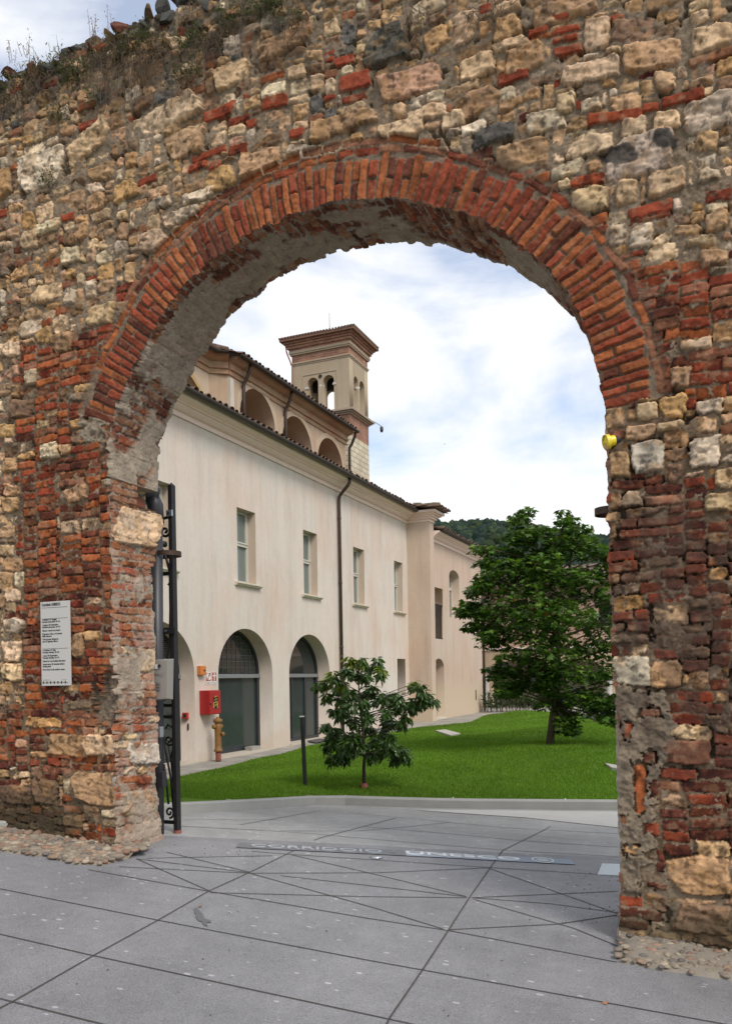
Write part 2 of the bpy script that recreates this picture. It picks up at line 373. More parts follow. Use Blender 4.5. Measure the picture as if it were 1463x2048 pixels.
def wall_face():
    du=.0062
    u=np.arange(-6.4,.95,du); v=np.arange(-.2,6.78,du)
    U,V=np.meshgrid(u,v,indexing='ij')
    sh=Sheet(U,V)
    # photo coordinates of a wall point, only used to know which zone of the wall it is
    def photo(u,v):
        x=u*c_+YF*s_; d=-u*s_+YF*c_; a=F*x/d; b=F*(v-H)/d
        return CX+a*math.cos(ROLL)-b*math.sin(ROLL), CY-(a*math.sin(ROLL)+b*math.cos(ROLL))
    rr=random.Random(5)
    # --- recognisable stones: photo centre x,y,w,h,kind,(tilt)
    hero="""83 339 96 76 w;10 365 26 62 y;177 281 86 50 l .3;167 308 1 1 t;336 230 142 46 l .1;372 283 96 58 t;468 144 76 50 l .1;572 81 111 44 t .25;521 329 86 56 t;440 354 66 48 y;607 308 66 44 w;657 258 86 40 t;437 225 66 24 r;546 202 50 26 r;475 298 43 20 r;417 308 70 16 r;394 333 38 15 r;430 329 24 15 r;592 268 30 18 r;708 162 66 34 r;397 390 76 22 w;374 425 42 28 w;319 405 50 20 w;308 480 48 44 l;200 627 64 40 l;137 592 26 38 w;182 577 22 36 w;96 453 50 22 w;162 462 24 36 t;305 450 28 40 l;340 440 30 30 w;250 380 50 40 y;250 392 1 1 t;190 405 36 34 t;140 510 34 32 w;57 480 36 40 l;93 585 60 36 l;240 495 22 26 w;
819 162 166 60 p .05;771 91 94 84 k;870 78 46 50 y;928 56 48 66 l;1120 22 150 46 t .05;1131 57 58 17 r;1131 76 54 15 r;1136 98 66 20 r;1120 34 40 14 r;1191 64 54 68 l;1178 140 122 44 l;1047 117 74 58 t;953 132 64 46 l;1026 153 62 22 r;1075 63 42 16 r;1300 108 116 58 t;1424 72 76 56 l;951 205 88 48 t;1016 191 28 38 w;983 268 92 34 g;1090 240 78 42 w;1229 233 108 24 r;1363 197 84 22 r;1300 213 34 17 r;1416 228 102 68 w;1332 240 54 38 l;1267 253 48 40 l;1290 308 158 84 w;1173 288 104 42 l;1045 308 124 52 t;1332 362 74 56 l;1254 384 50 50 l;1416 349 58 28 w;1173 361 68 20 r;1300 417 90 26 r;1436 389 56 28 r;1178 400 74 50 l;1284 470 48 50 w;1398 483 74 22 l;1431 440 44 44 t;1426 515 60 32 t;850 225 80 30 l;905 240 40 34 l;720 235 70 36 t;800 258 90 40 l;1090 380 50 24 s;860 400 1 1 t;1020 205 46 22 t;1130 205 40 40 l;1180 205 40 30 w;1330 160 40 44 t;1375 300 1 1 t;
62 655 46 34 w;123 685 42 34 p;43 815 44 40 b;100 902 34 32 w;129 900 24 22 t;23 1008 34 28 t;26 1129 38 30 t;10 1163 30 40 t;85 672 34 34 y;60 755 26 28 w;20 700 36 30 l;15 860 34 26 y;20 930 28 30 t;20 1300 40 46 l;28 1251 44 28 w;25 1345 36 36 l;10 1375 26 26 y;28 1190 36 26 l;83 1445 78 20 y;150 1492 122 42 t;208 1490 86 40 l;200 1580 118 68 t;89 1583 52 50 b;152 1290 28 50 t;30 1590 60 40 b;62 1600 1 1 t;
1360 754 36 36 t;1292 823 42 34 l;1344 816 52 42 y;1278 863 64 30 t;1337 852 50 20 l;1293 915 68 68 c;1237 933 42 64 t;1407 900 56 72 w;1448 956 34 42 l;1442 1003 56 36 l;1390 688 62 22 l;1264 1348 78 62 c;1331 1348 60 54 y;1369 1505 92 46 s;1279 1576 24 100 o;1297 1516 24 22 d;1302 1655 28 24 r;1253 1462 16 32 r;1300 1425 42 15 s;1262 1700 32 18 t;1308 1578 18 38 d;1248 1640 15 18 o;1400 1757 132 84 t;1400 1838 132 62 b;1422 1702 76 32 t;1430 1880 90 30 b"""
    rects=[]
    polyR=[(1225,1375),(1330,1378),(1345,1480),(1322,1560),(1318,1640),(1300,1720),(1275,1780),(1225,1790)]
    PX,PY=photo(U,V)
    # plaster remains
    blotch=[(polyR,(.235,.185,.13),.03),([(168,812),(225,812),(218,890),(160,885)],(.27,.22,.16),.016),([(196,1350),(236,1352),(238,1400),(232,1450),(190,1462)],(.30,.25,.19),-.05)]
    mm=np.zeros(U.shape,bool)
    for pl,c,h in blotch:
        q=inpoly(PX+sh.G*60,PY+sh.G*60,pl); mm|=q
    def blocked(a,b):
        m=np.zeros(a.shape,bool)
        for (x,y,hw,hh) in rects: m|=(np.abs(a-x)<hw)&(np.abs(b-y)<hh)
        px,py=photo(a,b); m|=inpoly(px,py,polyR)
        return m
    heroes=[]
    for it in hero.replace('\n','').split(';'):
        p=it.split(); x,y,w_,h_=map(float,p[:4])
        if w_<2: continue
        A=onY(x-w_/2,y,YF-.02); B=onY(x+w_/2,y,YF-.02); C1=onY(x,y-h_/2,YF-.02); C2=onY(x,y+h_/2,YF-.02)
        cu_,cv_=(A[0]+B[0])/2,(C1[2]+C2[2])/2; hw,hh=(B[0]-A[0])/2,(C1[2]-C2[2])/2
        i=int((cu_-sh.u0)/du); j=int((cv_-sh.v0)/du)
        if 0<=i<U.shape[0] and 0<=j<U.shape[1]:
            cu_+=sh.UW[i,j]-U[i,j]; cv_+=sh.VW[i,j]-V[i,j]
        rects.append((cu_,cv_,hw,hh)); heroes.append((cu_,cv_,hw,hh,p[4],float(p[5]) if len(p)>5 else 0))
    zl=[(34,700),(150,680),(232,640),(330,700),(330,1720),(-50,1720),(-50,1480),(34,1400)]
    zr=[(1170,560),(1250,480),(1330,540),(1500,600),(1500,1720),(1200,1720),(1200,560)]
    zring=[(120,760),(250,560),(420,400),(640,320),(900,300),(1080,360),(1240,500),(1300,620),(1300,700),(1100,500),(700,400),(300,620)]
    def pick(px,py):
        if py>1540 and px<300: pb=.55
        elif inpoly(np.array([px]),np.array([py]),zl)[0]: pb=.93
        elif inpoly(np.array([px]),np.array([py]),zr)[0]: pb=.90 if py<800 or py>1010 else .55
        elif inpoly(np.array([px]),np.array([py]),zring)[0]: pb=.45
        else: pb=.10
        return pb
    st={'b':False}
    def choose(a,b):
        px,py=photo(a,b); pb=pick(px,py)
        if rr.random()<pb:
            kind=rr.choice('rrroodss' if py<1000 else 'rooddsso')
            if px>1200 and py>950: kind=rr.choice('rddddsb')
            if rr.random()<.07: kind=rr.choice('tlym')
            return rr.randint(5,13),3,kind
        kind=rr.choice('wwlllttttypbb') 
        if py<260 and px<700: kind=rr.choice('wltttbbgbl')
        if px>1200 and py>950: kind=rr.choice('ltbbtyd')
        r=rr.random()
        if r<.22: return rr.randint(8,15),rr.randint(5,7),kind
        if r<.66: return rr.randint(5,10),rr.randint(3,5),kind
        if r<.87: return rr.randint(3,5),rr.randint(3,5),kind
        return rr.randint(2,5),2,rr.choice('tmmbrw')
    pack(sh,-6.4,.95,-.2,6.72,blocked,choose,rr)
    for (a,b,hw,hh,kk,an) in heroes:
        sh.stone(a,b,hw*1.0,hh*1.0,kk,an,prot=rr.uniform(.02,.034) if kk in 'rods' else rr.uniform(.03,.05),rr=rr)
    for pl,c,h in blotch:
        q=inpoly(PX+sh.G*60,PY+sh.G*60,pl)
        if h>.02:  
            for (x_,y_,w_,h_) in ((1279,1576,26,104),(1297,1514,26,26),(1302,1655,30,26),(1253,1462,18,34),(1300,1425,44,16),(1262,1700,34,20),(1308,1578,20,40),(1248,1640,16,20)): q&=~((abs(PX-x_+sh.G*30)<w_/2)&(abs(PY-y_+sh.F*30)<h_/2))
        sh.H[q]=h+sh.G[q]*.05+sh.F[q]*.022; sh.C[q]=np.array(c,np.float32)*(1+.5*sh.G[q]+.5*sh.F[q])[:,None]
    # overall: mortar flushes up over some of the masonry
    zq=(inpoly(PX+sh.G*80,PY,zl)|inpoly(PX+sh.G*80,PY,zr)).astype(np.float32)*(sh.H<.012)
    sh.C[:]*=(1-.28*zq)[...,None]*np.array((1,.93,.86),np.float32)**zq[...,None]
    # --- ring of voussoirs in curve coordinates
    near=np.zeros(U.shape,bool)
    near[(U>-4.9)&(U<.0)&(V>2.6)&(V<5.5)]=True
    idx=np.nonzero(near.ravel())[0]; P=np.stack([U.ravel()[idx],V.ravel()[idx]],1)
    sub=PC[::5]; best=np.full(len(P),9.); bi=np.zeros(len(P),int)
    for k0 in range(0,len(sub)):
        d=(P[:,0]-sub[k0,0])**2+(P[:,1]-sub[k0,1])**2
        m=d<best; best[m]=d[m]; bi[m]=k0
    bi5=np.minimum(bi*5,NS-1)
    rel=P-PC[bi5]; R=-(rel*nin[bi5]).sum(1); S=ss[bi5]+(rel*tg[bi5]).sum(1)
    wr=fbm(U,V,7,3,3).ravel()[idx]; S=S+wr*.03; R=R+fbm(U,V,6,3,4).ravel()[idx]*.04
    sel=(R>-.06)&(R<.42); idx=idx[sel];R=R[sel];S=S[sel]
    od=np.argsort(S); idx=idx[od];R=R[od];S=S[od]
    sL=ss[np.argmin(np.hypot(PC[:,0]+4.33,PC[:,1]-3.62))]; sR=ss[np.argmin(np.hypot(PC[:,0]+.64,PC[:,1]-3.2))]
    Hf=sh.H.ravel(); Cf=sh.C.reshape(-1,3); Ff=sh.F.ravel(); Gf=sh.G.ravel(); Uf=U.ravel();Vf=V.ravel()
    m=(S>sL)&(S<sR)&(R<.41); im=idx[m]; wb=sstep(.41,.29,R[m]); Hf[im]=Hf[im]*(1-wb)+wb*(-.006+Ff[im]*.012+Gf[im]*.02); Cf[im]=Cf[im]*(1-wb)[:,None]+(wb*(1+.5*Ff[im]))[:,None]*np.array((.215,.16,.112))
    def vous(s0,s1,r0,r1,kind,pmax=.034):
        a=np.searchsorted(S,s0-.02);b=np.searchsorted(S,s1+.02)
        if b<=a: return
        ii=idx[a:b];X=S[a:b]-(s0+s1)/2;Y=R[a:b]-(r0+r1)/2; ha=(s1-s0)/2;hb=(r1-r0)/2
        r=.008;qx=np.abs(X)-ha+r;qy=np.abs(Y)-hb+r
        d=np.hypot(np.maximum(qx,0),np.maximum(qy,0))+np.minimum(np.maximum(qx,qy),0)-r+Ff[ii]*.008
        e=np.clip(-d/.008,0,1);pr=np.sqrt(1-(1-e)**2)
        p=rr.uniform(.4,1)*pmax;tx=rr.uniform(-.15,.15)
        h=-.01+p*pr+tx*X+rr.uniform(-.05,.05)*Y+Gf[ii]*.012+Ff[ii]*.012
        mk=d<0; Hf[ii[mk]]=h[mk]
        c=np.array(PAL[kind],np.float32)*rr.uniform(.8,1.2)*(1+.7*Gf[ii]+.6*Ff[ii])[:,None]
        sm=sstep(.12,.25,fbm(Uf[ii]+s0*9,Vf[ii],15,3,1))[:,None]; c=c*(1-.28*sm)+np.array((.36,.20,.12))*.28*sm
        Cf[ii[mk]]=np.clip(c,.01,.8)[mk]
    s0=sL;kk=0
    while s0<sR:
        wv=rr.uniform(.049,.066); kind=rr.choice('rrrroood')
        if kk%2==0 or rr.random()<.12: vous(s0,s0+wv-.009,-.03,.28+rr.uniform(-.03,.02),kind)
        else:
            m_=rr.choice((.13,.15,.12)); vous(s0,s0+wv-.009,-.03,m_-.008,kind); vous(s0,s0+wv-.009,m_+.004,.28+rr.uniform(-.035,.02),rr.choice('rrrood'))
        s0+=wv;kk+=1
    for (ro,a,b) in ((.298,.06,.72),(.355,.16,.60),(.298,.75,.97)):
        s0=sL+(sR-sL)*a
        while s0<sL+(sR-sL)*b:
            L=rr.uniform(.12,.25)*(1-.12); vous(s0,s0+L*.84,ro,ro+.046,rr.choice('roodss'),.016); s0+=L*.84+.012
    # --- stains with their own shapes: lichen near the top, soot and damp low down
    n=fbm(U,V,3.2,5,2); n2=fbm(U,V,9,4,4)
    top=sstep(5.75,6.7,V+n*1.2)*sstep(-.15,.12,n2)*.62*sstep(-2.,-3.0,U)+sstep(6.1,6.7,V+n)*sstep(-.05,.1,n2)*.5
    top=np.clip(top,0,.8)
    sh.C[:]=sh.C*(1-top[...,None])+np.array((.075,.068,.055),np.float32)*top[...,None]
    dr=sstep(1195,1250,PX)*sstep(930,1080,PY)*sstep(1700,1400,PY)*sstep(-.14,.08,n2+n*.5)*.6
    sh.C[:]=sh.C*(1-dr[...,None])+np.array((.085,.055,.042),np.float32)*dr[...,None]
    ml=sstep(1570,1630,PY+n*90)*sstep(210,120,PX)*.88+sstep(1800,1850,PY+n*60)*sstep(1200,1210,PX)*.6
    sh.C[:]=sh.C*(1-ml[...,None])+np.array((.07,.055,.03),np.float32)*ml[...,None]
    blk=((PX-1245)/60)**2+((PY-312)/18)**2; bk=sstep(1.1,.6,blk+n2*3)*.85; blk2=((PX-1330)/26)**2+((PY-285)/16)**2; bk=np.maximum(bk,sstep(1.1,.6,blk2+n2*3)*.85)
    sh.C[:]=sh.C*(1-bk[...,None])+np.array((.04,.04,.04),np.float32)*bk[...,None]
    # wall batter at the very foot, ragged top
    topv=6.60+fbm(U,U*0,1.6,4,3)*.22+fbm(U,U*0,9,3,5)*.10
    # edge of the opening: brick ends of slightly different length
    jr=np.random.default_rng(3)
    cs=np.arange(0,ss[-1]+.1,.062); jg=jr.uniform(-.014,.012,len(cs)); jag=jg[np.searchsorted(cs,ss,side='right')-1]
    jag=jag+fbm(ss[:,None],ss[:,None]*0,12,4,1)[:,0]*.05
    E=PC+nin*jag[:,None]
    poly=[tuple(p) for p in E[::2]]
    op=np.zeros(U.shape,bool); bb=(U>-4.6)&(U<-.3)&(V<5.1)
    op[bb]=inpoly(U[bb],V[bb],poly+[(E[-1,0],-1),(E[0,0],-1)])
    dead=op|(V>topv)
    live=~dead
    q=live[:-1,:-1]|live[1:,:-1]|live[1:,1:]|live[:-1,1:]
    need=np.zeros(U.shape,bool); need[:-1,:-1]|=q;need[1:,:-1]|=q;need[1:,1:]|=q;need[:-1,1:]|=q
    fix=np.nonzero(need&op)
    X=U.copy();Z=V.copy()
    pf=np.stack([U[fix],V[fix]],1); 
    bd=np.full(len(pf),9.);bx=np.zeros(len(pf),int)
    for k0 in range(0,NS):
        d=(pf[:,0]-E[k0,0])**2+(pf[:,1]-E[k0,1])**2; m=d<bd; bd[m]=d[m];bx[m]=k0
    X[fix]=E[bx,0];Z[fix]=E[bx,1]
    # round the arris a little where bricks are worn
    Hh=sh.H.copy()
    Y=YF-Hh
    idm=np.full(U.shape,-1,np.int64); idm[need]=np.arange(need.sum())
    V3=np.stack([X[need],Y[need],Z[need]],1)
    a=idm[:-1,:-1][q];b=idm[1:,:-1][q];c=idm[1:,1:][q];d=idm[:-1,1:][q]
    me=np_mesh('rubble_face',V3,np.stack([a,b,c,d],1),np.clip((lambda c,q:c*(1-q)+q*c.mean(1,keepdims=True)*np.array((1.16,1.0,.84),np.float32))(*(lambda c:(c,.2*sstep(2.1,1.6,c[:,:1]/c[:,1:2])))(1.14*np.power(np.clip(sh.C[need],.001,1),1.18))),.01,.9),True)
    mesh_obj('rubble_face',me,M_masonry,wall)
    # front height along the edge, for the soffit to meet it
    i=np.clip(((E[:,0]-u[0])/du).astype(int),0,U.shape[0]-1); j=np.clip(((E[:,1]-v[0])/du).astype(int),0,U.shape[1]-1)
    return E,Hh[i,j],jag,sh
E_,HE,JAG,SHF=wall_face()
def soffit():
    rr=random.Random(9)
    nt=104; t=np.linspace(0,TH,nt)
    U,V=np.meshgrid(t,ss,indexing='ij')          # u: depth, v: arc length
    sh=Sheet(U,V*1.0,3,mortar=(.27,.235,.19))
    sh.dv=ss[-1]/(NS-1)
    zz=PC[:,1]
    def choose(a,b):
        z=np.interp(b,ss,zz)
        return rr.randint(5,12),3,rr.choice('rddsssd' if z>3.2 else 'ssssrol')
    pack(sh,0,TH,0,ss[-1],lambda a,b:np.zeros(a.shape,bool),choose,rr)
    # springer block and other stones of the left jamb
    def atz(z,left=True):
        m=np.arange(NS)<NS//2 if left else np.arange(NS)>=NS//2
        k=np.argmin(np.where(m,np.abs(PC[:,1]-z),9)); return ss[k]
    sh.stone(.32,atz(2.86),.30,.155,'l',0,prot=.05,cuts=2,rr=rr)
    sh.stone(.40,atz(1.02),.22,.09,'c',0,prot=.04,cuts=2,rr=rr)
    sh.stone(.30,atz(.62),.24,.10,'t',0,prot=.05,cuts=2,rr=rr)
    sh.stone(.45,atz(.80),.15,.03,'r',0,prot=.04,rr=rr); sh.stone(.45,atz(1.75),.12,.09,'l',0,rr=rr)
    zg=np.interp(V,ss,zz); le=V<ss[-1]/2
    n=fbm(U*1.3,V,3.2,4,1); n2=fbm(U,V,12,4,2)
    # cement render left over on the soffit
    pm=np.zeros(U.shape)
    crown=sstep(3.9,4.2,zg)
    pm=np.maximum(pm,crown*sstep(-.02,.06,n+.01-.25*(U<.08))*.85)
    pm=np.maximum(pm,(le&(zg>3.2)&(zg<=4.2))*sstep(-.02,.1,n+.06))
    pm=np.maximum(pm,(~le)*(zg<1.6)*sstep(-.1,.05,n+.05))
    pm=np.maximum(pm,(le&(zg<2.7))*sstep(.02,.16,n)*.9)
    pm=np.maximum(pm,(le&(zg<.75))*.7*sstep(-.1,.1,n2))
    gc=np.array((.34,.275,.21),np.float32)*(1+.6*n2+.5*sh.F)[...,None]
    sh.C[:]=sh.C*(1-pm[...,None])+gc*pm[...,None]
    sh.H[:]=sh.H*(1-pm*.75)+pm*(.022+.02*n2)
    # pale bloom on the jamb
    bl=(le&(zg<3.3))*sstep(0,.15,fbm(U,V,6,4,5))*.5
    sh.C[:]=sh.C*(1-bl[...,None])+np.array((.42,.33,.26),np.float32)*bl[...,None]
    fade=sstep(0,.05,U)
    jr=np.random.default_rng(8); cs=np.arange(0,ss[-1]+.1,.064)
    bj=jr.uniform(-.028,.022,len(cs))[np.searchsorted(cs,ss,side='right')-1]+fbm(ss[:,None],ss[:,None]*0,2.2,3,4)[:,0]*.04
    steps=np.zeros(NS)
    kx=np.argmin(np.hypot(PC[:,0]+2.68,PC[:,1]-4.82)); steps[kx-9:kx+14]-=.05
    kx=np.argmin(np.hypot(PC[:,0]+1.33,PC[:,1]-4.5)); steps[kx-40:kx]+=.045
    lej=np.arange(NS)<NS//2
    hole=lej&(PC[:,1]>3.04)&(PC[:,1]<3.2)
    T=TH+bj+steps; T[hole]=.33
    ero=fbm(ss[:,None],ss[:,None]*0,3.0,3,2)[:,0]; T=T+lej*(PC[:,1]<2.6)*ero*.14-.075*lej*sstep(2.95,2.5,PC[:,1])
    y0=YF-HE
    Y=y0[None,:]+ (U/TH)*(YF+T-y0)[None,:]
    disp=JAG[None,:]*(1-fade)+fade*(sh.H-.005)
    X=PC[:,0][None,:]+nin[:,0][None,:]*disp; Z=PC[:,1][None,:]+nin[:,1][None,:]*disp
    V3=np.stack([X.ravel(),Y.ravel(),Z.ravel()],1)
    id_=np.arange(nt*NS).reshape(nt,NS)
    q=np.stack([id_[:-1,:-1],id_[1:,:-1],id_[1:,1:],id_[:-1,1:]],-1).reshape(-1,4)
    C=np.clip(sh.C,.01,.9).reshape(-1,3)
    # back arris: return edge running outwards, so the wall has a ragged far edge
    yb=YF+T; back=np.stack([PC[:,0]-nin[:,0]*.35,yb,PC[:,1]-nin[:,1]*.35],1)
    n0=len(V3); V3=np.r_[V3,back]; C=np.r_[C,C.reshape(nt,NS,3)[-1]]
    k=np.arange(NS-1); q=np.r_[q,np.stack([id_[-1,:-1],n0+k,n0+k+1,id_[-1,1:]],-1)]
    me=np_mesh('arch_soffit',V3,q,C,True)
    mesh_obj('arch_soffit',me,M_masonry,wall)
soffit()
# rough procedural masonry for the far side, the top and the unseen lengths of the wall
def core():
    t=NT('rough_rubble'); v=t.n('ShaderNodeTexVoronoi',{'Vector':t.pos((1,1,1.8)),'Scale':5.5,'Randomness':.9})
    v2=t.n('ShaderNodeTexVoronoi',{'Vector':t.pos((1,1,1.8)),'Scale':5.5,'Randomness':.9},feature='DISTANCE_TO_EDGE')
    c=t.ramp(t.n('ShaderNodeSeparateColor',{0:v.outputs['Color']}).outputs[0],[(0,(.24,.08,.05)),(.3,(.42,.32,.2)),(.6,(.46,.38,.26)),(1,(.33,.24,.15))],'CONSTANT')
    e=t.ramp(v2.outputs['Distance'],[(.03,0),(.09,1)])
    t.bump(t.mix(.25,e,t.noise(40)),1,.03)
    m=t.out(t.mix(e,(.22,.18,.13),c),.95)
    off=PC-nin*.07
    o=[(-16,-.6),(PC[0,0]-.07,-.6)]+[tuple(p) for p in off[::12]]+[(PC[-1,0]+.07,-.6),(7,-.6),(7,6.5),(-16,6.5)]
    # M: a->X, b->Z, n->Y
    M=Matrix(((1,0,0,0),(0,0,1,YF+.06+.24),(0,1,0,0),(0,0,0,1)))
    plate_holes('wall_core',o,[],M,.48,m,wall)
core()
def rocks_on_top():
    rr=random.Random(4); V=[];Fc=[];C=[]
    bm=bmesh.new(); bmesh.ops.create_icosphere(bm,subdivisions=3,radius=1); bv=np.array([v.co[:] for v in bm.verts]); bf=np.array([[v.index for v in f.verts] for f in bm.faces]); bm.free()
    def rock(x,y,z,a,b,c_h,kind):
        n=len(V) and sum(len(q) for q in V) or 0
        P=np.sign(bv)*np.abs(bv)**.62
        for _ in range(11):
            d=np.array([rr.gauss(0,1) for _ in range(3)]);d/=np.linalg.norm(d); k_=rr.uniform(.4,.75); s=P@d; P=P-np.maximum(s-k_,0)[:,None]*d
        P+=(fbm(P[:,:1]*1+rr.uniform(0,50),P[:,1:2]+P[:,2:3],1.5,4,2))*.22*bv
        P*= (a,b,c_h)
        th=rr.uniform(-.5,.5); R=np.array(Matrix.Rotation(th,3,'Z')@Matrix.Rotation(rr.uniform(-.3,.3),3,'Y')); P=P@R.T+(x,y,z)
        V.append(P);Fc.append(bf+n)
        base=np.array(PAL[kind])*rr.uniform(.5,.85); nn=fbm(P[:,:1]*1.,P[:,2:3]+P[:,1:2],22,4,1)
        C.append(np.clip(base*(1+1.0*nn),.01,.8))
    x=-6.6
    while x<1.2:
        for lay,(y,z) in enumerate(((YF+.02,6.60),(YF+.2,6.64),(YF+.45,6.66))):
            a=rr.uniform(.05,.11); rock(x+rr.uniform(-.08,.08),y,z+rr.uniform(-.07,.03),a,rr.uniform(.07,.13),rr.uniform(.04,.085),rr.choice('bgkgdbkts'))
        x+=rr.uniform(.09,.2)
    # a taller heap on the skyline left of centre
    for i in range(26):
        px=rr.uniform(300,480); p=onY(px,30,YF); rock(p[0],YF+rr.uniform(0,.3),6.64+rr.uniform(0,.12)*(1-abs(px-400)/120),rr.uniform(.06,.12),.08,rr.uniform(.04,.08),rr.choice('gkkbb'))
    me=np_mesh('coping_stones',np.concatenate(V),np.concatenate(Fc),np.concatenate(C),False)
    mesh_obj('coping_stones',me,M_masonry,wall)
rocks_on_top()
# ---------------------------------------------------------------- GROUND
YK=6.6
def zs(X,Y): return .075*(-.59-X)+.0*(Y-5.22)
def zpath(Y): return float(np.interp(Y,[-50,16,26,34,60],[0,0,.16,.2,.3]))
def ground(X,Y):
    if Y<YK: return zs(X,Y)
    t=min(1,(Y-YK)/3.2)
    return zs(X,YK)*(1-t)+zpath(Y)*t*1.0
def pg(px,py,off=0):       # pixel -> ground
    z=.1
    for _ in range(30):
        p=onZ(px,py,z); z=z*.5+.5*ground(p[0],p[1])
    return Vector((p[0],p[1],ground(p[0],p[1])+off))
def sheet(name,x0,x1,f0,f1,nx,ny,mat,off=0,kind='structure'):
    xs=np.linspace(x0,x1,nx); V=[]
    for x in xs:
        a,b=f0(x),f1(x)
        for j in range(ny):
            y=a+(b-a)*j/(ny-1); V.append((x,y,ground(x,y)+off))
    id_=np.arange(nx*ny).reshape(nx,ny)
    q=np.stack([id_[:-1,:-1],id_[1:,:-1],id_[1:,1:],id_[:-1,1:]],-1).reshape(-1,4)
    me=np_mesh(name,V,q,None,True); o=mesh_obj(name,me,mat); 
    if kind: o['kind']=kind
    return o
def granite(name,c0,c1,flake=.16):
    t=NT(name); P=t.pos()
    sp=t.noise(130,4,P,.85); big=t.noise(.9,4,P); 
    c=t.mix(t.ramp(sp,[(.36,0),(.64,1)]),c0,c1)
    v=t.n('ShaderNodeTexVoronoi',{'Vector':t.pos((1,1.8,1)),'Scale':11,'Randomness':1})
    pick=t.n('ShaderNodeSeparateColor',{0:v.outputs['Color']})
    m=t.math('MULTIPLY',t.math('LESS_THAN',v.outputs['Distance'],t.math('MULTIPLY',pick.outputs[1],.24)),t.math('GREATER_THAN',pick.outputs[0],.55))
    c=t.mix(t.math('MULTIPLY',m,.5),c,[x*1.9 for x in c1])
    c=t.mix(1.,c,t.ramp(big,[(.28,.76),(.72,1.15)]),'MULTIPLY')
    c=t.mix(1.,c,t.ramp(t.noise(7,6,P,.7),[(.3,.88),(.7,1.08)]),'MULTIPLY')
    t.bump(sp,.25,.003)
    return t.out(c,.72,0,.35)
M_gran=granite('grey_granite',(.135,.133,.138),(.335,.33,.337))
M_court=granite('courtyard_stone',(.27,.268,.26),(.38,.376,.362))
pA=pg(346,1672);pB=pg(1241,1714)
def yb(x): return pA.y+(pB.y-pA.y)*(x-pA.x)/(pB.x-pA.x)
sheet('pavement',-14,6,lambda x:-4,yb,70,60,M_gran)
KL=[pg(-700,1730),pg(100,1660),pg(360,1628),pg(630,1610),pg(690,1610.5),pg(1237,1620),pg(1900,1640)]
kx=[p.x for p in KL];ky=[p.y for p in KL]
sheet('courtyard_paving',-14,6,yb,lambda x:float(np.interp(x,kx,ky))+.25,90,50,M_court)
big=MB().add([(-3000,-3000,-1.3),(3000,-3000,-1.3),(3000,3000,-1.3),(-3000,3000,-1.3)],[(0,1,2,3)]).build('ground',simple('far_ground',(.07,.09,.045),.95,0,.3,.05)); big['kind']='structure'
# street wall-side paler concrete apron in front of the kerb
def strip_poly(name,pts,mat,off,parent=None):
    bm=bmesh.new(); vs=[bm.verts.new(p) for p in pts]; bm.faces.new(vs)
    me=bpy.data.meshes.new(name); bm.to_mesh(me); bm.free(); 
    return mesh_obj(name,me,mat,parent)
ap=[pg(x,y,.006) for x,y in ((820,1620),(1245,1624),(1245,1657),(1150,1647),(1050,1636),(930,1628))]
o=strip_poly('concrete_apron',ap,simple('pale_concrete',(.45,.44,.41),.9,0,.12,3),0); o['kind']='structure'
# joints
joints=[[(0,1778),(316,1841),(740,1922),(1232,2010),(1463,2052)],[(0,1869),(187,1912),(740,2031),(900,2066)],[(0,1998),(200,2048),(330,2082)],
[(-60,2048),(28,2003),(187,1912),(316,1841),(417,1783),(500,1745),(587,1702)],[(760,2075),(780,2035),(843,1943),(897,1860),(940,1793),(986,1727),(1005,1701)],
[(177,1740),(417,1783),(740,1838),(898,1862),(1232,1925)],[(273,1718),(500,1746)],[(293,1717),(545,1712)],[(238,1734),(500,1747)],[(273,1718),(420,1783)],[(334,1705),(500,1745)],
[(500,1747),(740,1814),(884,1858)],[(562,1752),(740,1772),(933,1794)],[(420,1786),(740,1794),(933,1796)],[(503,1747),(753,1746),(979,1736)],[(582,1710),(753,1750),(930,1793)],
[(503,1703),(562,1708),(986,1736),(1241,1752)],[(980,1738),(1235,1828)],[(943,1796),(1235,1783)],[(946,1799),(1146,1857),(1235,1893)],[(943,1796),(1100,1808),(1235,1826)],[(897,1860),(1114,1849),(1236,1830)]]
joints2=[[(727,1654),(900,1668),(1032,1681),(1238,1695)],[(628,1681),(792,1636)],[(1005,1701),(1100,1654)],[(346,1652),(480,1659),(628,1668),(1015,1701),(1245,1714)],[(700,1626),(1000,1655),(1240,1668)],[(370,1640),(560,1640)],[(480,1650),(640,1622)],[(560,1662),(720,1662),(900,1645)]]
def joint_mesh(name,js,wd,mat,off):
    mb=MB()
    for J in js:
        P=[pg(x,y) for x,y in J]
        for a,b in zip(P[:-1],P[1:]):
            n=max(1,int((b-a).length/.12)); dr=(b-a).normalized(); sd=Vector((-dr.y,dr.x,0))*wd/2
            for k in range(n):
                p=a.lerp(b,k/n);q=a.lerp(b,(k+1)/n)
                mb.add([(v.x,v.y,ground(v.x,v.y)+off) for v in (p-sd,q-sd,q+sd,p+sd)],[(0,1,2,3)])
    return mb.build(name,mat)
jm=simple('joint_mortar',(.07,.062,.054),.95,0,.5,30)
joint_mesh('pavement_joints',joints,.010,jm,.0035)['kind']='structure'
joint_mesh('courtyard_joints',joints2,.010,simple('joint_grey',(.10,.098,.09),.95,0,.4,30),.004)['kind']='structure'
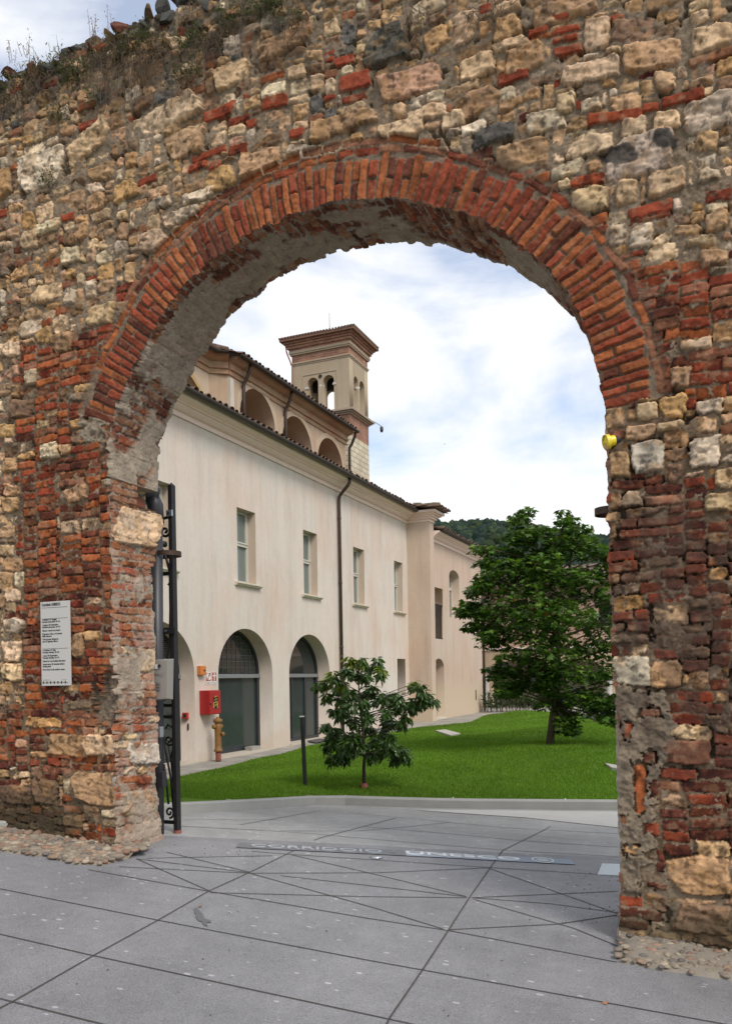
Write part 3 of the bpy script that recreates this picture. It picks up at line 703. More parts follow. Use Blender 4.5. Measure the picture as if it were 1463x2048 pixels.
# damp spots
for nm,cx_,cy_,a,b,lab in (('damp_stain',403,1836,20,16,'dark irregular damp stain on the granite paving'),):
    pts=[]
    r_=random.Random(2)
    for k in range(22):
        th=2*PI*k/22; rr=r_.uniform(.55,1.2); pts.append(pg(cx_+math.cos(th)*a*rr*.8+math.sin(th)*6,cy_+math.sin(th)*b*rr+math.cos(th)*6,.005))
    o=strip_poly('damp_stain',pts,simple('damp_granite',(.125,.126,.132),.6,0,.35,60),0); tag(o,lab,'stain')
# floor plaque
M_let=simple('bright_steel_letters',(.46,.48,.51),.35,.35,.05,20)
def plaque():
    fr=[pg(x,y) for x,y in ((478,1686),(1139,1720),(1132,1734),(466,1696))]
    A,B,Cc,D=fr
    ux=(B-A).normalized(); L=(B-A).length
    vy=Vector((-ux.y,ux.x,0)); Wd=(A-D).dot(vy); print('plaque',L,Wd)
    O=D+(A-D)*0
    O=A-vy*Wd
    r=empty('floor_plaque',(O.x,O.y,ground(O.x,O.y)),'long steel floor strip with raised lettering set in the paving under the arch','plaque')
    def P(a,b,h): 
        q=O+ux*a+vy*b; return Vector((q.x,q.y,ground(q.x,q.y)+h))
    def warp(c): return P(c.x,c.y,c.z)
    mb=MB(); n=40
    xm_=(pg(806,1706)-O).dot(ux)  # plate is dark grey left of this point, pale blue-grey right of it
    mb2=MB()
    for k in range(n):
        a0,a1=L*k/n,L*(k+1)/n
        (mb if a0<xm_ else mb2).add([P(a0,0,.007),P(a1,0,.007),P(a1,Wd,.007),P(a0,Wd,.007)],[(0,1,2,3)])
    t=NT('dark_steel_plate'); n_=t.noise(3,5); t.out(t.mix(n_,(.13,.13,.14),(.24,.24,.25)),.45,.3); mb2.build('plate',simple('bright_plate',(.36,.42,.50),.3,.3,.12,3),r)
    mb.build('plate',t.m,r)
    def txt(s,a,size): return text_mesh(s,size,Matrix.Translation((a,.028,.009))@Matrix.Diagonal((1.0,1.,1,1)),None,None,ext=.003,warp=warp,bold=.0022)
    me=[]
    def fit(s,a0,a1):
        m=text_mesh(s,Wd*.72,Matrix.Identity(4),None,None,ext=.003,bold=.001); xs=[v.co.x for v in m.vertices]; sc=(a1-a0)/(max(xs)-min(xs)); x0=min(xs)
        for v in m.vertices: v.co=P(a0+(v.co.x-x0)*sc,Wd*.22+v.co.y,.011+v.co.z)
        return m
    def at(px,py): q=pg(px,py); return (q-O).dot(ux)
    mesh_obj('lettering',fit('CORRIDOIO',at(500,1695),at(764,1707)),M_let,r)
    mesh_obj('lettering',fit('UNESCO',at(812,1709),at(1040,1722)),M_white,r)
    d=at(786,1708); mb=MB()
    mb.add([P(d+.014*math.cos(k*PI/5),Wd*.5+.014*math.sin(k*PI/5),.012) for k in range(10)],[tuple(range(10))]); mb.build('dot',M_steel,r)
    e=at(1088,1726); mb=MB(); n=28
    for k in range(n):
        a,b=2*PI*k/n,2*PI*(k+1)/n
        mb.add([P(e+q*math.cos(w_)*1.0,Wd*.5+q*1.1*math.sin(w_),.012) for q,w_ in ((.092,a),(.092,b),(.08,b),(.08,a))],[(0,1,2,3)])
    for k in range(4):
        mb.add([P(e-.04,Wd*.5-.04+k*.024,.012),P(e+.04,Wd*.5-.04+k*.024,.012),P(e+.04,Wd*.5-.03+k*.024,.012),P(e-.04,Wd*.5-.03+k*.024,.012)],[(0,1,2,3)])
    mb.build('emblem',M_white,r)
plaque()
q=[pg(*p) for p in ((1203,1729),(1262,1731),(1262,1754),(1194,1751))]
o=MB().add([(v.x,v.y,v.z+h) for h in (.0,.01) for v in q],[(4,5,6,7),(0,1,5,4),(1,2,6,5),(2,3,7,6),(3,0,4,7)]).build('steel_cover',simple('galvanised_plate',(.62,.66,.68),.4,.5,.08,30)); tag(o,'small bright metal cover plate in the paving beside the right pier','cover plate')
q=pg(752,1716)
MBs=MB(); MBs.lathe([(.05,q.z+.002),(.05,q.z+.012),(.03,q.z+.016),(.001,q.z+.017)],q.x,q.y,16); o=MBs.build('floor_stud',M_steel,None,True); tag(o,'little round steel stud set in front of the floor strip','stud')
# kerb
def kerb():
    mb=MB(); hk=.105; wk=.13
    P=[Vector((p.x,p.y,0)) for p in KL]
    nrm=[]
    for i,p in enumerate(P):
        a=P[max(0,i-1)];b=P[min(len(P)-1,i+1)]; d=(b-a).normalized(); nrm.append(Vector((-d.y,d.x,0)))
    L=[]
    for i in range(len(P)-1):
        n=max(1,int((P[i+1]-P[i]).length/.5))
        for k in range(n): t=k/n; L.append((P[i].lerp(P[i+1],t),nrm[i].lerp(nrm[i+1],t)))
    L.append((P[-1],nrm[-1]))
    vs=[]
    for p,n in L:
        z=ground(p.x,p.y)
        for o,h in ((0,-.15),(0,hk-.012),(.012,hk),(wk,hk),(wk,-.15)): q=p+n*o; vs.append((q.x,q.y,z+h))
    fs=[]
    for i in range(len(L)-1):
        for k in range(4): fs.append((i*5+k,(i+1)*5+k,(i+1)*5+k+1,i*5+k+1))
    o=mb.add(vs,fs).build('kerb',M_kerb); o['kind']='structure'
    # mortar seams between kerb stones
    mb=MB()
    for px,py in ((629,1609),(688,1610),(470,1620),(905,1614),(1130,1618)):
        p=pg(px,py); d=.012
        i=min(range(len(L)),key=lambda k:(L[k][0]-Vector((p.x,p.y,0))).length); n=L[i][1]; t=Vector((n.y,-n.x,0)); z=ground(p.x,p.y)
        p=Vector((p.x,p.y,0)); dd=.009
        A=[(p-n*.002+t*s*dd,z) for s in (-1,1)]
        v=[(A[0][0].x,A[0][0].y,z),(A[1][0].x,A[1][0].y,z),(A[1][0].x,A[1][0].y,z+hk+.002),(A[0][0].x,A[0][0].y,z+hk+.002)]
        B=[p+n*.13-t*dd,p+n*.13+t*dd]
        v+=[(B[1].x,B[1].y,z+hk+.003),(B[0].x,B[0].y,z+hk+.003)]
        mb.add(v,[(0,1,2,3),(3,2,4,5)])
    o2=mb.build('kerb_seams',simple('seam_mortar',(.5,.48,.43),.9,0,.1,8)); o2['kind']='structure'
    return L
KLs=kerb()
# ---------------------------------------------------------------- lawn, path
XF=-9.6
edge_px=[(300,1566),(360,1553),(445,1535),(560,1508),(640,1487),(760,1467),(860,1452),(927,1446),(1000,1432),(1053,1421.5)]
def ppath(px,py):
    z=0
    for _ in range(20): p=onZ(px,py,z); z=zpath(p[1])
    return (p[0],p[1],z)
EP=[ppath(*p) for p in edge_px]
ctrl=list(EP)
for px,py,d in ((1050,1421.5,29),(1100,1424,27),(1160,1434,24),(1237,1450,19.5),(1350,1475,16),(1097,1488,14.7),(880,1467,20.5),(1222,1533,12.2),(1000,1480,17),(1150,1460,18),(900,1520,13.5),(728,1577,11.3)):
    ctrl.append(onD(px,py,d))
for p,n in KLs: ctrl.append((p.x+n.x*.13,p.y+n.y*.13,ground(p.x,p.y)+.085))
CT=np.array(ctrl)
def zlawn(X,Y):
    X=np.asarray(X,float);Y=np.asarray(Y,float)
    d2=(X[...,None]-CT[:,0])**2+(Y[...,None]-CT[:,1])**2+.05
    w_=d2**-1.6
    return (w_*CT[:,2]).sum(-1)/w_.sum(-1)
far=[onD(px,py,d) for px,py,d in ((1053,1421.5,29.5),(1100,1424,27),(1160,1434,24),(1237,1450,19.5),(1350,1475,16),(1500,1500,13))]
front=[(p.x+n.x*.12,p.y+n.y*.12) for p,n in KLs]
LP=[(EP[0][0]-3.0,EP[0][1]-1.6)]+[(p[0],p[1]) for p in EP]+[(p[0],p[1]) for p in far]
LP=LP+[q for q in front[::-1] if q[0]>LP[0][0]]
xs=np.arange(-13,6,.16);ys=np.arange(7.5,32,.2)
def clipgrid(poly,zf,name,mat,off=0):
    bm=bmesh.new(); vs=[bm.verts.new((x,y,0)) for x,y in poly]; f=bm.faces.new(vs)
    for x in np.arange(-13,6,.5):
        bmesh.ops.bisect_plane(bm,geom=bm.verts[:]+bm.edges[:]+bm.faces[:],plane_co=(x,0,0),plane_no=(1,0,0))
    for y in np.arange(6,60,.5):
        bmesh.ops.bisect_plane(bm,geom=bm.verts[:]+bm.edges[:]+bm.faces[:],plane_co=(0,y,0),plane_no=(0,1,0))
    bmesh.ops.triangulate(bm,faces=bm.faces)
    for v in bm.verts: v.co.z=float(zf(v.co.x,v.co.y))+off
    bmesh.ops.recalc_face_normals(bm,faces=bm.faces)
    me=bpy.data.meshes.new(name); bm.to_mesh(me); bm.free()
    o=mesh_obj(name,me,mat,None,True); o['kind']='structure'; return o
t=NT('turf'); n_=t.noise(2.2,5); n2_=t.noise(60,3)
M_turf=t.out(t.mix(1.,t.mix(n_,(.07,.15,.010),(.105,.20,.014)),t.ramp(n2_,[(.3,.55),(.7,1.15)]),'MULTIPLY'),.95,0,.1)
clipgrid(LP,zlawn,'lawn',M_turf)
def grass():
    g=np.random.default_rng(2); N=1500000
    x=g.uniform(-12,3.5,N);y=g.uniform(8,31,N)
    d=-x*s_+y*c_
    keep=g.random(N)<np.clip((11/d)**2.0,.05,1)
    x,y=x[keep],y[keep]; k=inpoly(x,y,LP); x,y=x[k],y[k]
    # in front of the camera frame only
    xr=x*c_+y*s_; d=-x*s_+y*c_; px=CX+F*xr/d; k=(px>250)&(px<1320); x,y,d=x[k],y[k],d[k]
    z=zlawn(x,y); n=len(x); print('blades',n)
    h=g.uniform(.022,.05,n)*(.8+.5*fbm(x[:,None],y[:,None],1.2,3,1)[:,0]*2*.5); wd=g.uniform(.003,.006,n)*(d/10)**.7; th=g.uniform(0,2*PI,n); ln=g.uniform(0,.025,n); t2=g.uniform(0,2*PI,n)
    V=np.empty((n,3,3)); cx,sx=np.cos(th)*wd,np.sin(th)*wd
    V[:,0]=np.stack([x-cx,y-sx,z-.004],1);V[:,1]=np.stack([x+cx,y+sx,z-.004],1);V[:,2]=np.stack([x+np.cos(t2)*ln,y+np.sin(t2)*ln,z+h],1)
    base=np.array((.115,.215,.015))*(1+.8*fbm(x[:,None],y[:,None],.7,5,2))*g.uniform(.65,1.4,(n,1))
    base=base+np.array((.03,.02,.0))*(g.random((n,1))<.12)
    C=np.repeat(base[:,None,:],3,1).reshape(-1,3)
    me=np_mesh('grass',V.reshape(-1,3),np.arange(3*n).reshape(n,3),C,False)
    o=mesh_obj('grass',me,M_grass); tag(o,'short bright green grass covering the gently mounded lawn','grass',kind='stuff')
grass()
PP=[(XF-.6,9),(XF-.6,44),(2,46),(2,36),(-3.5,33)]+[(p[0]+.0,p[1]) for p in EP[::-1]]+[(EP[0][0]-2.6,EP[0][1]-1.5),(-13,8.6),(-13,8)]
PP=[(-13,8.2),(-13,44),(4,46),(4,30),(0,26),(-6.0,30.6)]+[(p[0]+.06,p[1]) for p in EP[::-1]]+[(EP[0][0]-2.95,EP[0][1]-1.6)]
t=NT('path_paving'); b_=t.n('ShaderNodeTexBrick',{'Vector':t.pos(),'Scale':1.,'Mortar Size':.012,'Brick Width':1.2,'Row Height':.55,'Color1':(.30,.275,.235,1),'Color2':(.35,.32,.275,1),'Mortar':(.15,.14,.12,1)})
M_path=t.out(t.mix(1.,b_.outputs['Color'],t.ramp(t.noise(1.5,6),[(.3,.75),(.7,1.2)]),'MULTIPLY'),.9)
clipgrid(PP,lambda x,y:zpath(y)-.012,'path',M_path)
# flat covers in the lawn
def lawn_slab(pxs,d,label,cat='access cover'):
    P=[]
    for px,py in pxs:
        z=.2
        for _ in range(25): p=onZ(px,py,z); z=float(zlawn(p[0],p[1]))*.5+z*.5
        P.append(Vector((p[0],p[1],z)))
    o=MB().add([(v.x,v.y,v.z+h) for h in (-.03,.045) for v in P],[(3,2,1,0),(4,5,6,7),(0,1,5,4),(1,2,6,5),(2,3,7,6),(3,0,4,7)]).build('lawn_cover',simple('pale_cover',(.42,.39,.34),.9,0,.15,8)); tag(o,label,cat)
lawn_slab(((870,1464),(890,1462),(920,1470),(900,1474)),0,'pale flat access cover sunk in the lawn between the two trees')
lawn_slab(((1209,1532),(1245,1538),(1245,1544),(1222,1541)),0,'small stone cover in the lawn close to the right pier')
# ---------------------------------------------------------------- MAIN BUILDING
def stucco(name,a,b,c,low=None):
    t=NT(name); P=t.pos()
    st=t.noise(1.0,7,t.pos((3.2,3.2,.4)),.7); pa=t.noise(.42,5,P,.6); fine=t.noise(14,6,P)
    col=t.mix(t.ramp(pa,[(.35,0),(.65,1)]),a,b)
    col=t.mix(t.math('MULTIPLY',t.ramp(t.noise(.8,5,t.pos((1,1,.6))),[(.47,0),(.68,1)]),.75),col,c)
    col=t.mix(1.,col,t.ramp(st,[(.3,.88),(.5,1.0),(.75,1.05)]),'MULTIPLY')
    col=t.mix(1.,col,t.ramp(t.noise(1.,4,t.pos((15,15,1.1)),.6),[(.3,.93),(.46,1.0)]),'MULTIPLY')
    col=t.mix(1.,col,t.ramp(fine,[(.3,.96),(.7,1.03)]),'MULTIPLY')
    if low:
        z=t.n('ShaderNodeSeparateXYZ',{0:t.n('ShaderNodeNewGeometry').outputs['Position']}).outputs[2]
        zz=t.math('ADD',z,t.math('MULTIPLY',t.noise(1.2,5),1.3))
        col=t.mix(t.ramp(t.math('MULTIPLY',zz,.25),[(low[0]*.25,1),(low[0]*.25+.12,0)]),col,low[1])
    t.bump(t.noise(3,6,t.pos((1,1,.5))),.18,.02)
    return t.out(col,.92,0,.15)
M_stucco=stucco('pink_cream_stucco',(.66,.60,.53),(.685,.58,.50),(.65,.49,.395),(.45,(.58,.49,.385)))
M_stucco2=stucco('stained_ochre_stucco',(.58,.48,.385),(.60,.455,.36),(.54,.39,.29),(1.7,(.57,.46,.335)))
M_reveal=simple('reveal_plaster',(.58,.46,.36),.9,0,.1,3)
M_cornice=simple('cornice_plaster',(.84,.665,.585),.85,0,.09,5,.1)
M_tile=simple('terracotta_tile',(.17,.105,.075),.9,0,.45,7,.3)
M_gutter=simple('gutter_copper',(.055,.045,.036),.5,.4,.3,3)
M_in=simple('dark_interior',(.02,.02,.02),.9)
bld=empty('convent_building',(XF,9,0),'long pinkish plastered two storey building with arched shopfronts and moulded cornice','building')
MXf=lambda X,th:Matrix(((0,0,1,X-th/2),(1,0,0,0),(0,1,0,0),(0,0,0,1)))   # a->Y b->Z n->X
def arch(y0,y1,z0,zsp,ztop,n=20):
    pts=[(y0,z0)]; yc=(y0+y1)/2; hw=(y1-y0)/2; hh=ztop-zsp
    pts+=[(yc-hw*math.cos(PI*k/n),zsp+hh*math.sin(PI*k/n)) for k in range(n+1)]
    return pts+[(y1,z0)]
rect=lambda y0,y1,z0,z1:[(y0,z0),(y0,z1),(y1,z1),(y1,z0)]
WN=[(9.36,10.14),(12.46,13.24),(15.58,16.36),(18.69,19.47),(21.77,22.56),(24.98,25.74)]
AR=[(8.45,10.75),(11.60,13.90),(14.75,17.02),(17.83,20.09)]
Y0,Y1=7.0,26.2; ZC=6.78
holes=[rect(a,b,3.72,5.36) for a,b in WN]+[arch(a,b,zpath(a)+.02,1.74,2.74) for a,b in AR]+[rect(25.13,25.86,.2,2.22)]
plate_holes('facade_wall',rect(Y0,Y1+.6,-.3,7.1),holes,MXf(XF,.5),.5,M_stucco,bld)
MB().box(XF-6,XF-.52,Y0,Y1+.6,-.3,7.0).build('rear_body',M_in,bld)
for a,b in WN:
    fr=MB(); X=XF-.19
    rv=MB().box(X-.06,X-.003,a-.04,a+.006,3.7,5.38).box(X-.06,X-.003,b-.006,b+.04,3.7,5.38)
    wdw=rv.build('window',M_frame,bld)
    # frame and panes are sub-parts of the window
    def sub(mb,name,mat,bev=0):
        return mb.build(name,mat,wdw,bevel=bev)
    g=MB(); wd=.065; z0,z1=3.72,5.36; zm=4.62
    g.box(X-.05,X,a+.002,a+wd,z0+.002,z1-.002).box(X-.05,X,b-wd,b-.002,z0+.002,z1-.002).box(X-.05,X,a+wd,b-wd,z0+.002,z0+.09).box(X-.05,X,a+wd,b-wd,z1-wd,z1-.002)
    g.box(X-.05,X+.02,a+wd,b-wd,zm-.05,zm+.05).box(X-.03,X+.035,a+wd,b-wd,zm+.012,zm+.03)
    g.box(X-.045,X+.008,b-wd-.05,b-wd-.01,z0+.09,zm-.05).box(X-.045,X+.008,b-wd-.05,b-wd-.01,zm+.05,z1-wd)
    g.box(X-.045,X+.008,a+wd+.01,a+wd+.05,z0+.09,zm-.05).box(X-.045,X+.008,a+wd+.01,a+wd+.05,zm+.05,z1-wd)
    sub(g,'frame',M_frame,.004)
    sub(MB().box(X-.04,X-.03,a+.03,b-.03,z0+.04,z1-.03),'pane',M_pane)
    sub(MB().box(X+.001,XF-.004,b-.004,b+.01,3.73,5.355),'reveal',M_reveal)
    sl_=MB().prismY([(XF-.2,3.66),(XF+.05,3.66),(XF+.07,3.69),(XF+.10,3.70),(XF+.10,3.735),(XF-.2,3.745)],a-.13,b+.13)
    sub(sl_,'sill',M_sill,.004)
def shopfront(i,a,b):
    X=XF-.38; z0=zpath(a)+.03; yc=(a+b)/2
    f=MB().box(X-.04,X+.06,a+.003,b-.003,1.66,1.75).build('shopfront',M_zinc,bld,bevel=.004)
    def sub(mb,name,mat,bev=0):
        return mb.build(name,mat,f,bevel=bev)
    # lunette
    pts=arch(a+.0,b-.0,1.75,1.76,2.74)[1:-1]; ins=arch(a+.06,b-.06,1.75,1.76,2.67)[1:-1]
    mb=MB(); n=len(pts)
    for k in range(n-1):
        q=[pts[k],pts[k+1],ins[k+1],ins[k]]
        mb.prismX(q,X-.03,X+.03)
    for yy in ([yc] if i in (9,) else []): mb.box(X-.02,X+.02,yy-.02,yy+.02,1.75,2.66)
    sub(mb,'lunette_frame',M_anth)
    if i==1:
        mb=MB()
        for k in range(24): 
            z=1.78+k*.037; hw=1.1*math.sqrt(max(0,1-((z-1.74)/.98)**2))-.05
            if hw>0: mb.prismY([(X-.03,z),(X+.02,z+.012),(X+.022,z+.018),(X-.03,z+.008)],yc-hw,yc+hw)
        sub(mb,'louvre',simple('louvre_grey',(.20,.19,.17),.6,.3,.15,9))
    lg=MB(); lg.add([(X-.005,y,z) for y,z in pts],[tuple(range(n))]); sub(lg,'pane',M_glass)
    if i==2:
        mb=MB()
        for k in range(1,12):
            y=a+ (b-a)*k/12; hz=1.74+.98*math.sqrt(max(0,1-((y-yc)/1.12)**2)); mb.box(X-.0,X+.007,y-.005,y+.005,1.76,hz-.03)
        for k in range(1,7):
            z=1.75+.14*k; hw=1.1*math.sqrt(max(0,1-((z-1.74)/.98)**2))-.03
            if hw>0: mb.box(X+.001,X+.008,yc-hw,yc+hw,z-.005,z+.005)
        sub(mb,'wire_grid',simple('lead_wire',(.12,.12,.11),.5,.4))
    dm=MB().box(X-.05,X+.03,a+.003,a+.10,z0,1.66).box(X-.05,X+.03,b-.10,b-.003,z0,1.66).box(X-.05,X+.03,a+.1,b-.1,z0,z0+.07)
    for fr_ in ((.22,) if i!=3 else (.36,.68)): y=a+(b-a)*fr_; dm.box(X-.045,X+.02,y-.04,y+.04,z0+.07,1.66)
    sub(dm,'door_frame',M_anth,.004)
    sub(MB().box(X-.03,X-.02,a+.05,b-.05,z0+.03,1.67),'door_glass',M_doorglass)
    sub(MB().box(XF-.45,XF+.05,a-.04,b+.04,zpath(a)-.05,zpath(a)+.03),'threshold',simple('threshold_stone',(.52,.45,.36),.85,0,.12,6),.005)
    sub(MB().box(X-.6,X-.5,a-.1,b+.1,0,2.8),'dark_room',M_in)
for i,(a,b) in enumerate(AR): shopfront(i,a,b)
MB().box(XF-.3,XF-.25,25.13,25.86,.2,2.24).build('service_door',simple('grey_brown_door',(.10,.085,.07),.7),bld)
# cornice, gutter, roof
corn=[(0,6.74),(.035,6.74),(.045,6.79),(.02,6.81),(.03,6.86),(.09,6.89),(.15,6.95),(.17,6.99),(.22,7.0),(.22,7.03),(.30,7.06),(.36,7.12),(.37,7.17),(0,7.2)]
MB().prismY([(XF+x+.002,6.72+(z-6.74)*.78) for x,z in corn],Y0,Y1).build('cornice',M_cornice,bld)
def gutter(name,x,z,y0,y1,r,par,mat=M_gutter):
    n=10; o_=[(x+r*math.cos(PI+PI*k/n),z+r*math.sin(PI+PI*k/n)) for k in range(n+1)]; i_=[(x+(r-.008)*math.cos(2*PI-PI*k/n),z+(r-.008)*math.sin(2*PI-PI*k/n)) for k in range(n+1)]
    return MB().prismY(o_+i_,y0,y1).build(name,mat,par)
gutter('gutter',XF+.46,7.10,Y0,Y1+.15,.085,bld)
def tiled(name,xe,ze,xr,zr_,y0,y1,par,pitch=.21,mat=M_tile,seed=1):
    """corrugated pantile roof, eave (xe,ze) to ridge (xr,zr), running along Y, ragged eave ends"""
    r_=random.Random(seed); ny=int((y1-y0)/pitch); L=math.hypot(xr-xe,zr_-ze); rows=max(1,int(L/.36)); V=[];Q=[]
    ux,uz=(xr-xe)/L,(zr_-ze)/L; nx_,nz_=(-uz,ux) if ux>0 else (uz,-ux)
    for i in range(ny):
        yc=y0+(i+.5)*pitch
        for j in range(rows):
            a0=j*.36+r_.uniform(-.03,.03)-(.06 if j==0 else 0); a1=a0+.42; lift=r_.uniform(0,.02); dy=r_.uniform(-.012,.012)
            b=len(V); rad=.075*r_.uniform(.92,1.08)
            for t_,aa,hh in ((0,a0,.045+lift),(1,a1,.01)):
                for k in range(6):
                    th=PI*k/5; yy=yc+dy+rad*(1-.12*t_)*math.cos(th); h=hh+rad*.8*math.sin(th)
                    V.append((xe+ux*aa+nx_*h,yy,ze+uz*aa+abs(nz_)*h))
            for k in range(5): Q.append((b+k,b+k+1,b+6+k+1,b+6+k))
    n=len(V)
    V+=[(xe,y0,ze),(xr,y0,zr_),(xr,y1,zr_),(xe,y1,ze)]; Q.append((n,n+1,n+2,n+3))
    me=np_mesh(name,V,Q,None,False); return mesh_obj(name,me,mat,par)
tiled('roof',XF+.42,7.09,-12.0,7.66,Y0,Y1+.2,bld)
def downpipe(name,par,y,X,ztop,zbot,r=.045,swan=.4,mat=M_brownpipe):
    pts=[(X+swan,y,ztop),(X+swan,y,ztop-.12),(X+swan-.06,y,ztop-.22),(X+.16,y,ztop-.40),(X+.08,y,ztop-.50),(X+.07,y,ztop-.62),(X+.07,y,zbot)]
    mb=MB().tube(pts,r,10)
    z=zbot+.6
    while z<ztop-.8: mb.tube([(X+.07,y,z),(X+.07,y,z+.05)],r+.008,10); z+=1.75
    return mb.build(name,mat,par,True)
downpipe('downpipe',bld,20.72,XF,7.06,.1)
# corner pilaster and its cap
XP=-8.8
MB().box(XF-.4,XP,26.2,26.63,-.2,6.76).build('corner_pilaster',M_stucco2,bld)
pc=MB()
for (e,z0,z1) in ((.03,6.76,6.81),(.02,6.81,6.87),(.09,6.87,6.95),(.15,6.95,7.02),(.22,7.02,7.08),(.30,7.08,7.18)):
    pc.box(XF-.3,XP+e,26.2-e,26.63+e,6.74+(z0-6.76)*.8+.001,6.74+(z1-6.76)*.8)
pc.build('pilaster_cornice',M_cornice,bld)
tiled('pilaster_roof',XP+.42,7.10,-10.4,7.34,25.75,27.05,bld,seed=4)
r_=random.Random(6); mb=MB()
for k in range(26):
    x=XP+.3-r_.random()*.9; y=25.95+r_.random()*.9; z=7.19+r_.random()*.14; mb.tube([(x-.12,y,z),(x+.14,y+r_.uniform(-.05,.05),z-.03+r_.uniform(-.02,.04))],.055,7)
mb.build('loose_tiles',simple('mossy_tile',(.19,.15,.09),.95,0,.4,12),bld)
# ---------------------------------------------------------------- LOWER WING
XW=-8.9
wing=empty('lower_wing',(XW,27,.2),'lower stained ochre plaster wing with narrow arched door beyond the corner pilaster','building')
f=lambda px,py:onX(px,py,XW)
ye=f(963,1300)[1]; zt=f(880,1100)[2]
o1=f(869.5,1277);o2=f(884,1174);w1=f(899,1234);w2=f(917,1141);d1=f(869,1437);d2=f(887,1317)
holes=[rect(o1[1],o2[1],o1[2]-.0,f(870,1174)[2]),arch(w1[1],w2[1],w1[2],f(899,1152)[2],f(908,1141)[2]),arch(d1[1],d2[1],.22,f(869,1335)[2],f(878,1317)[2])]
zc=f(862,1082)[2]
plate_holes('wing_wall',rect(26.64,ye,-.2,zc+.25),holes,MXf(XW,.5),.5,M_stucco2,wing)
MB().box(XW-6,XW-.52,26.64,ye,-.2,zc+.2).build('rear_body',M_in,wing)
MB().box(XW-5,XW-.502,ye-.4,ye-.002,-.2,zc+.2).build('end_wall',M_stucco2,wing)
MB().prismY([(XW+x*.8+.002,zc+(z-6.74)*.75) for x,z in corn],26.64,ye).build('cornice',M_cornice,wing)
gutter('gutter',XW+.38,zc+.38,26.7,ye+.1,.07,wing)
tiled('roof',XW+.36,zc+.36,XW-4,zc+1.6,26.7,ye+.1,wing,seed=8)
MB().tube([(XW+.06,ye+.05,zc+.2),(XW+.06,ye+.05,.2)],.05,10).build('downpipe',M_brownpipe,wing,True)
MB().box(XW-.01,XW+.002,31.76,31.9,.68,1.08).build('slot',M_in,wing)
X=XW-.28
ww=MB().box(X-.06,X-.001,w1[1]+.002,w1[1]+.06,w1[2],w2[2]-.2).box(X-.06,X-.001,w2[1]-.06,w2[1]-.002,w1[2],w2[2]-.2).box(X-.05,X+.01,w1[1]+.06,w2[1]-.06,(w1[2]+w2[2])/2+.15,(w1[2]+w2[2])/2+.25).build('window',M_frame,wing)
o=MB().box(X-.04,X-.03,w1[1],w2[1],w1[2],w2[2]).build('pane',M_pane,ww)
MB().box(X-.3,X-.2,o1[1]-.1,o2[1]+.1,o1[2]-.1,o2[2]+.1).build('recess_wall',M_reveal,wing)
mb=MB(); n=9
for k in range(n): y=o1[1]+(o2[1]-o1[1])*(k+.5)/n; mb.box(XW-.04,XW-.02,y-.012,y+.012,o1[2]+.03,o1[2]+1.15)
mb.box(XW-.045,XW-.015,o1[1]+.002,o2[1]-.002,o1[2]+1.15,o1[2]+1.19).box(XW-.045,XW-.015,o1[1]+.002,o2[1]-.002,o1[2]+.0,o1[2]+.03)
mb.build('railing',M_dark,wing)
dw=MB().box(X-.05,X,d1[1]-.05,d2[1]+.05,.2,d2[2]+.05).build('door',simple('brown_door',(.12,.09,.065),.7,0,.2,9),wing)
MB().box(XW-.3,XW+.04,d1[1]-.05,d2[1]+.05,.16,.24).build('threshold',M_sill,wing)
# ---------------------------------------------------------------- CHURCH CLERESTORY
XC=-12.0
M_cl=stucco('tan_weathered_plaster',(.46,.35,.24),(.50,.36,.27),(.42,.27,.18))
M_clorn=stucco('painted_frieze',(.50,.37,.24),(.42,.26,.17),(.40,.17,.11))
ch=empty('church',(XC,20,6),'tan weathered church upper wall with three deep blind arches above the lower roof','church')
g=lambda px,py:onX(px,py,XC)
yc0=g(459,750)[1]; yc1=g(690,880)[1]
zg=10.2
A3=[(478,548,772),(562,621,826),(632,682,869.5)]
hs=[];rings=MB()
for l,r,tp in A3:
    y0=g(l,830)[1];y1=g(r,830)[1]; zt_=g((l+r)/2,tp)[2]-.13; hw=(y1-y0)/2
    hs.append(arch(y0,y1,7.0,zt_-hw*.95,zt_,24))
    pts=arch(y0,y1,7.4,zt_-hw*.95,zt_,24); out=arch(y0-.16,y1+.16,7.4,zt_-hw*.95,zt_+.17,24)
    for k in range(len(pts)-1): rings.prismX([pts[k],pts[k+1],out[k+1],out[k]],XC-.01,XC+.03)
print('church',yc0,yc1,zg)
plate_holes('clerestory_wall',rect(yc0,yc1,6.6,zg-.05),hs,MXf(XC,1.1),1.1,M_cl,ch)
MB().box(XC-6,XC-1.12,yc0,yc1,6.6,zg-.1).build('nave_body',M_cl,ch)
rings.build('archivolts',stucco('archivolt_plaster',(.52,.43,.31),(.50,.38,.27),(.45,.31,.2)),ch)
MB().box(XC-.05,XC+.05,yc0-.045,yc0+.13,6.6,zg-.5).build('corner_strip',simple('whitish_corner',(.56,.50,.42),.9,0,.15,3),ch)
cp=[(0,-.42),(.04,-.42),(.05,-.39),(.02,-.37),(.02,-.29),(.08,-.28),(.10,-.23),(.06,-.21),(.06,-.11),(.16,-.08),(.26,-.03),(.30,.02),(0,.06)]
MB().prismY([(XC+x,zg+z) for x,z in cp],yc0-.05,yc1+.1).build('cornice',M_clorn,ch)
gutter('gutter',XC+.40,zg+.05,yc0-.1,yc1+.2,.07,ch)
tiled('roof',XC+.38,zg+.04,XC-5,zg+1.9,yc0-.1,yc1+.2,ch,seed=12)
for px in (483,566,693): downpipe('downpipe',ch,g(px,800)[1],XC,zg+.02,7.6,.05,.3)
tie=MB()
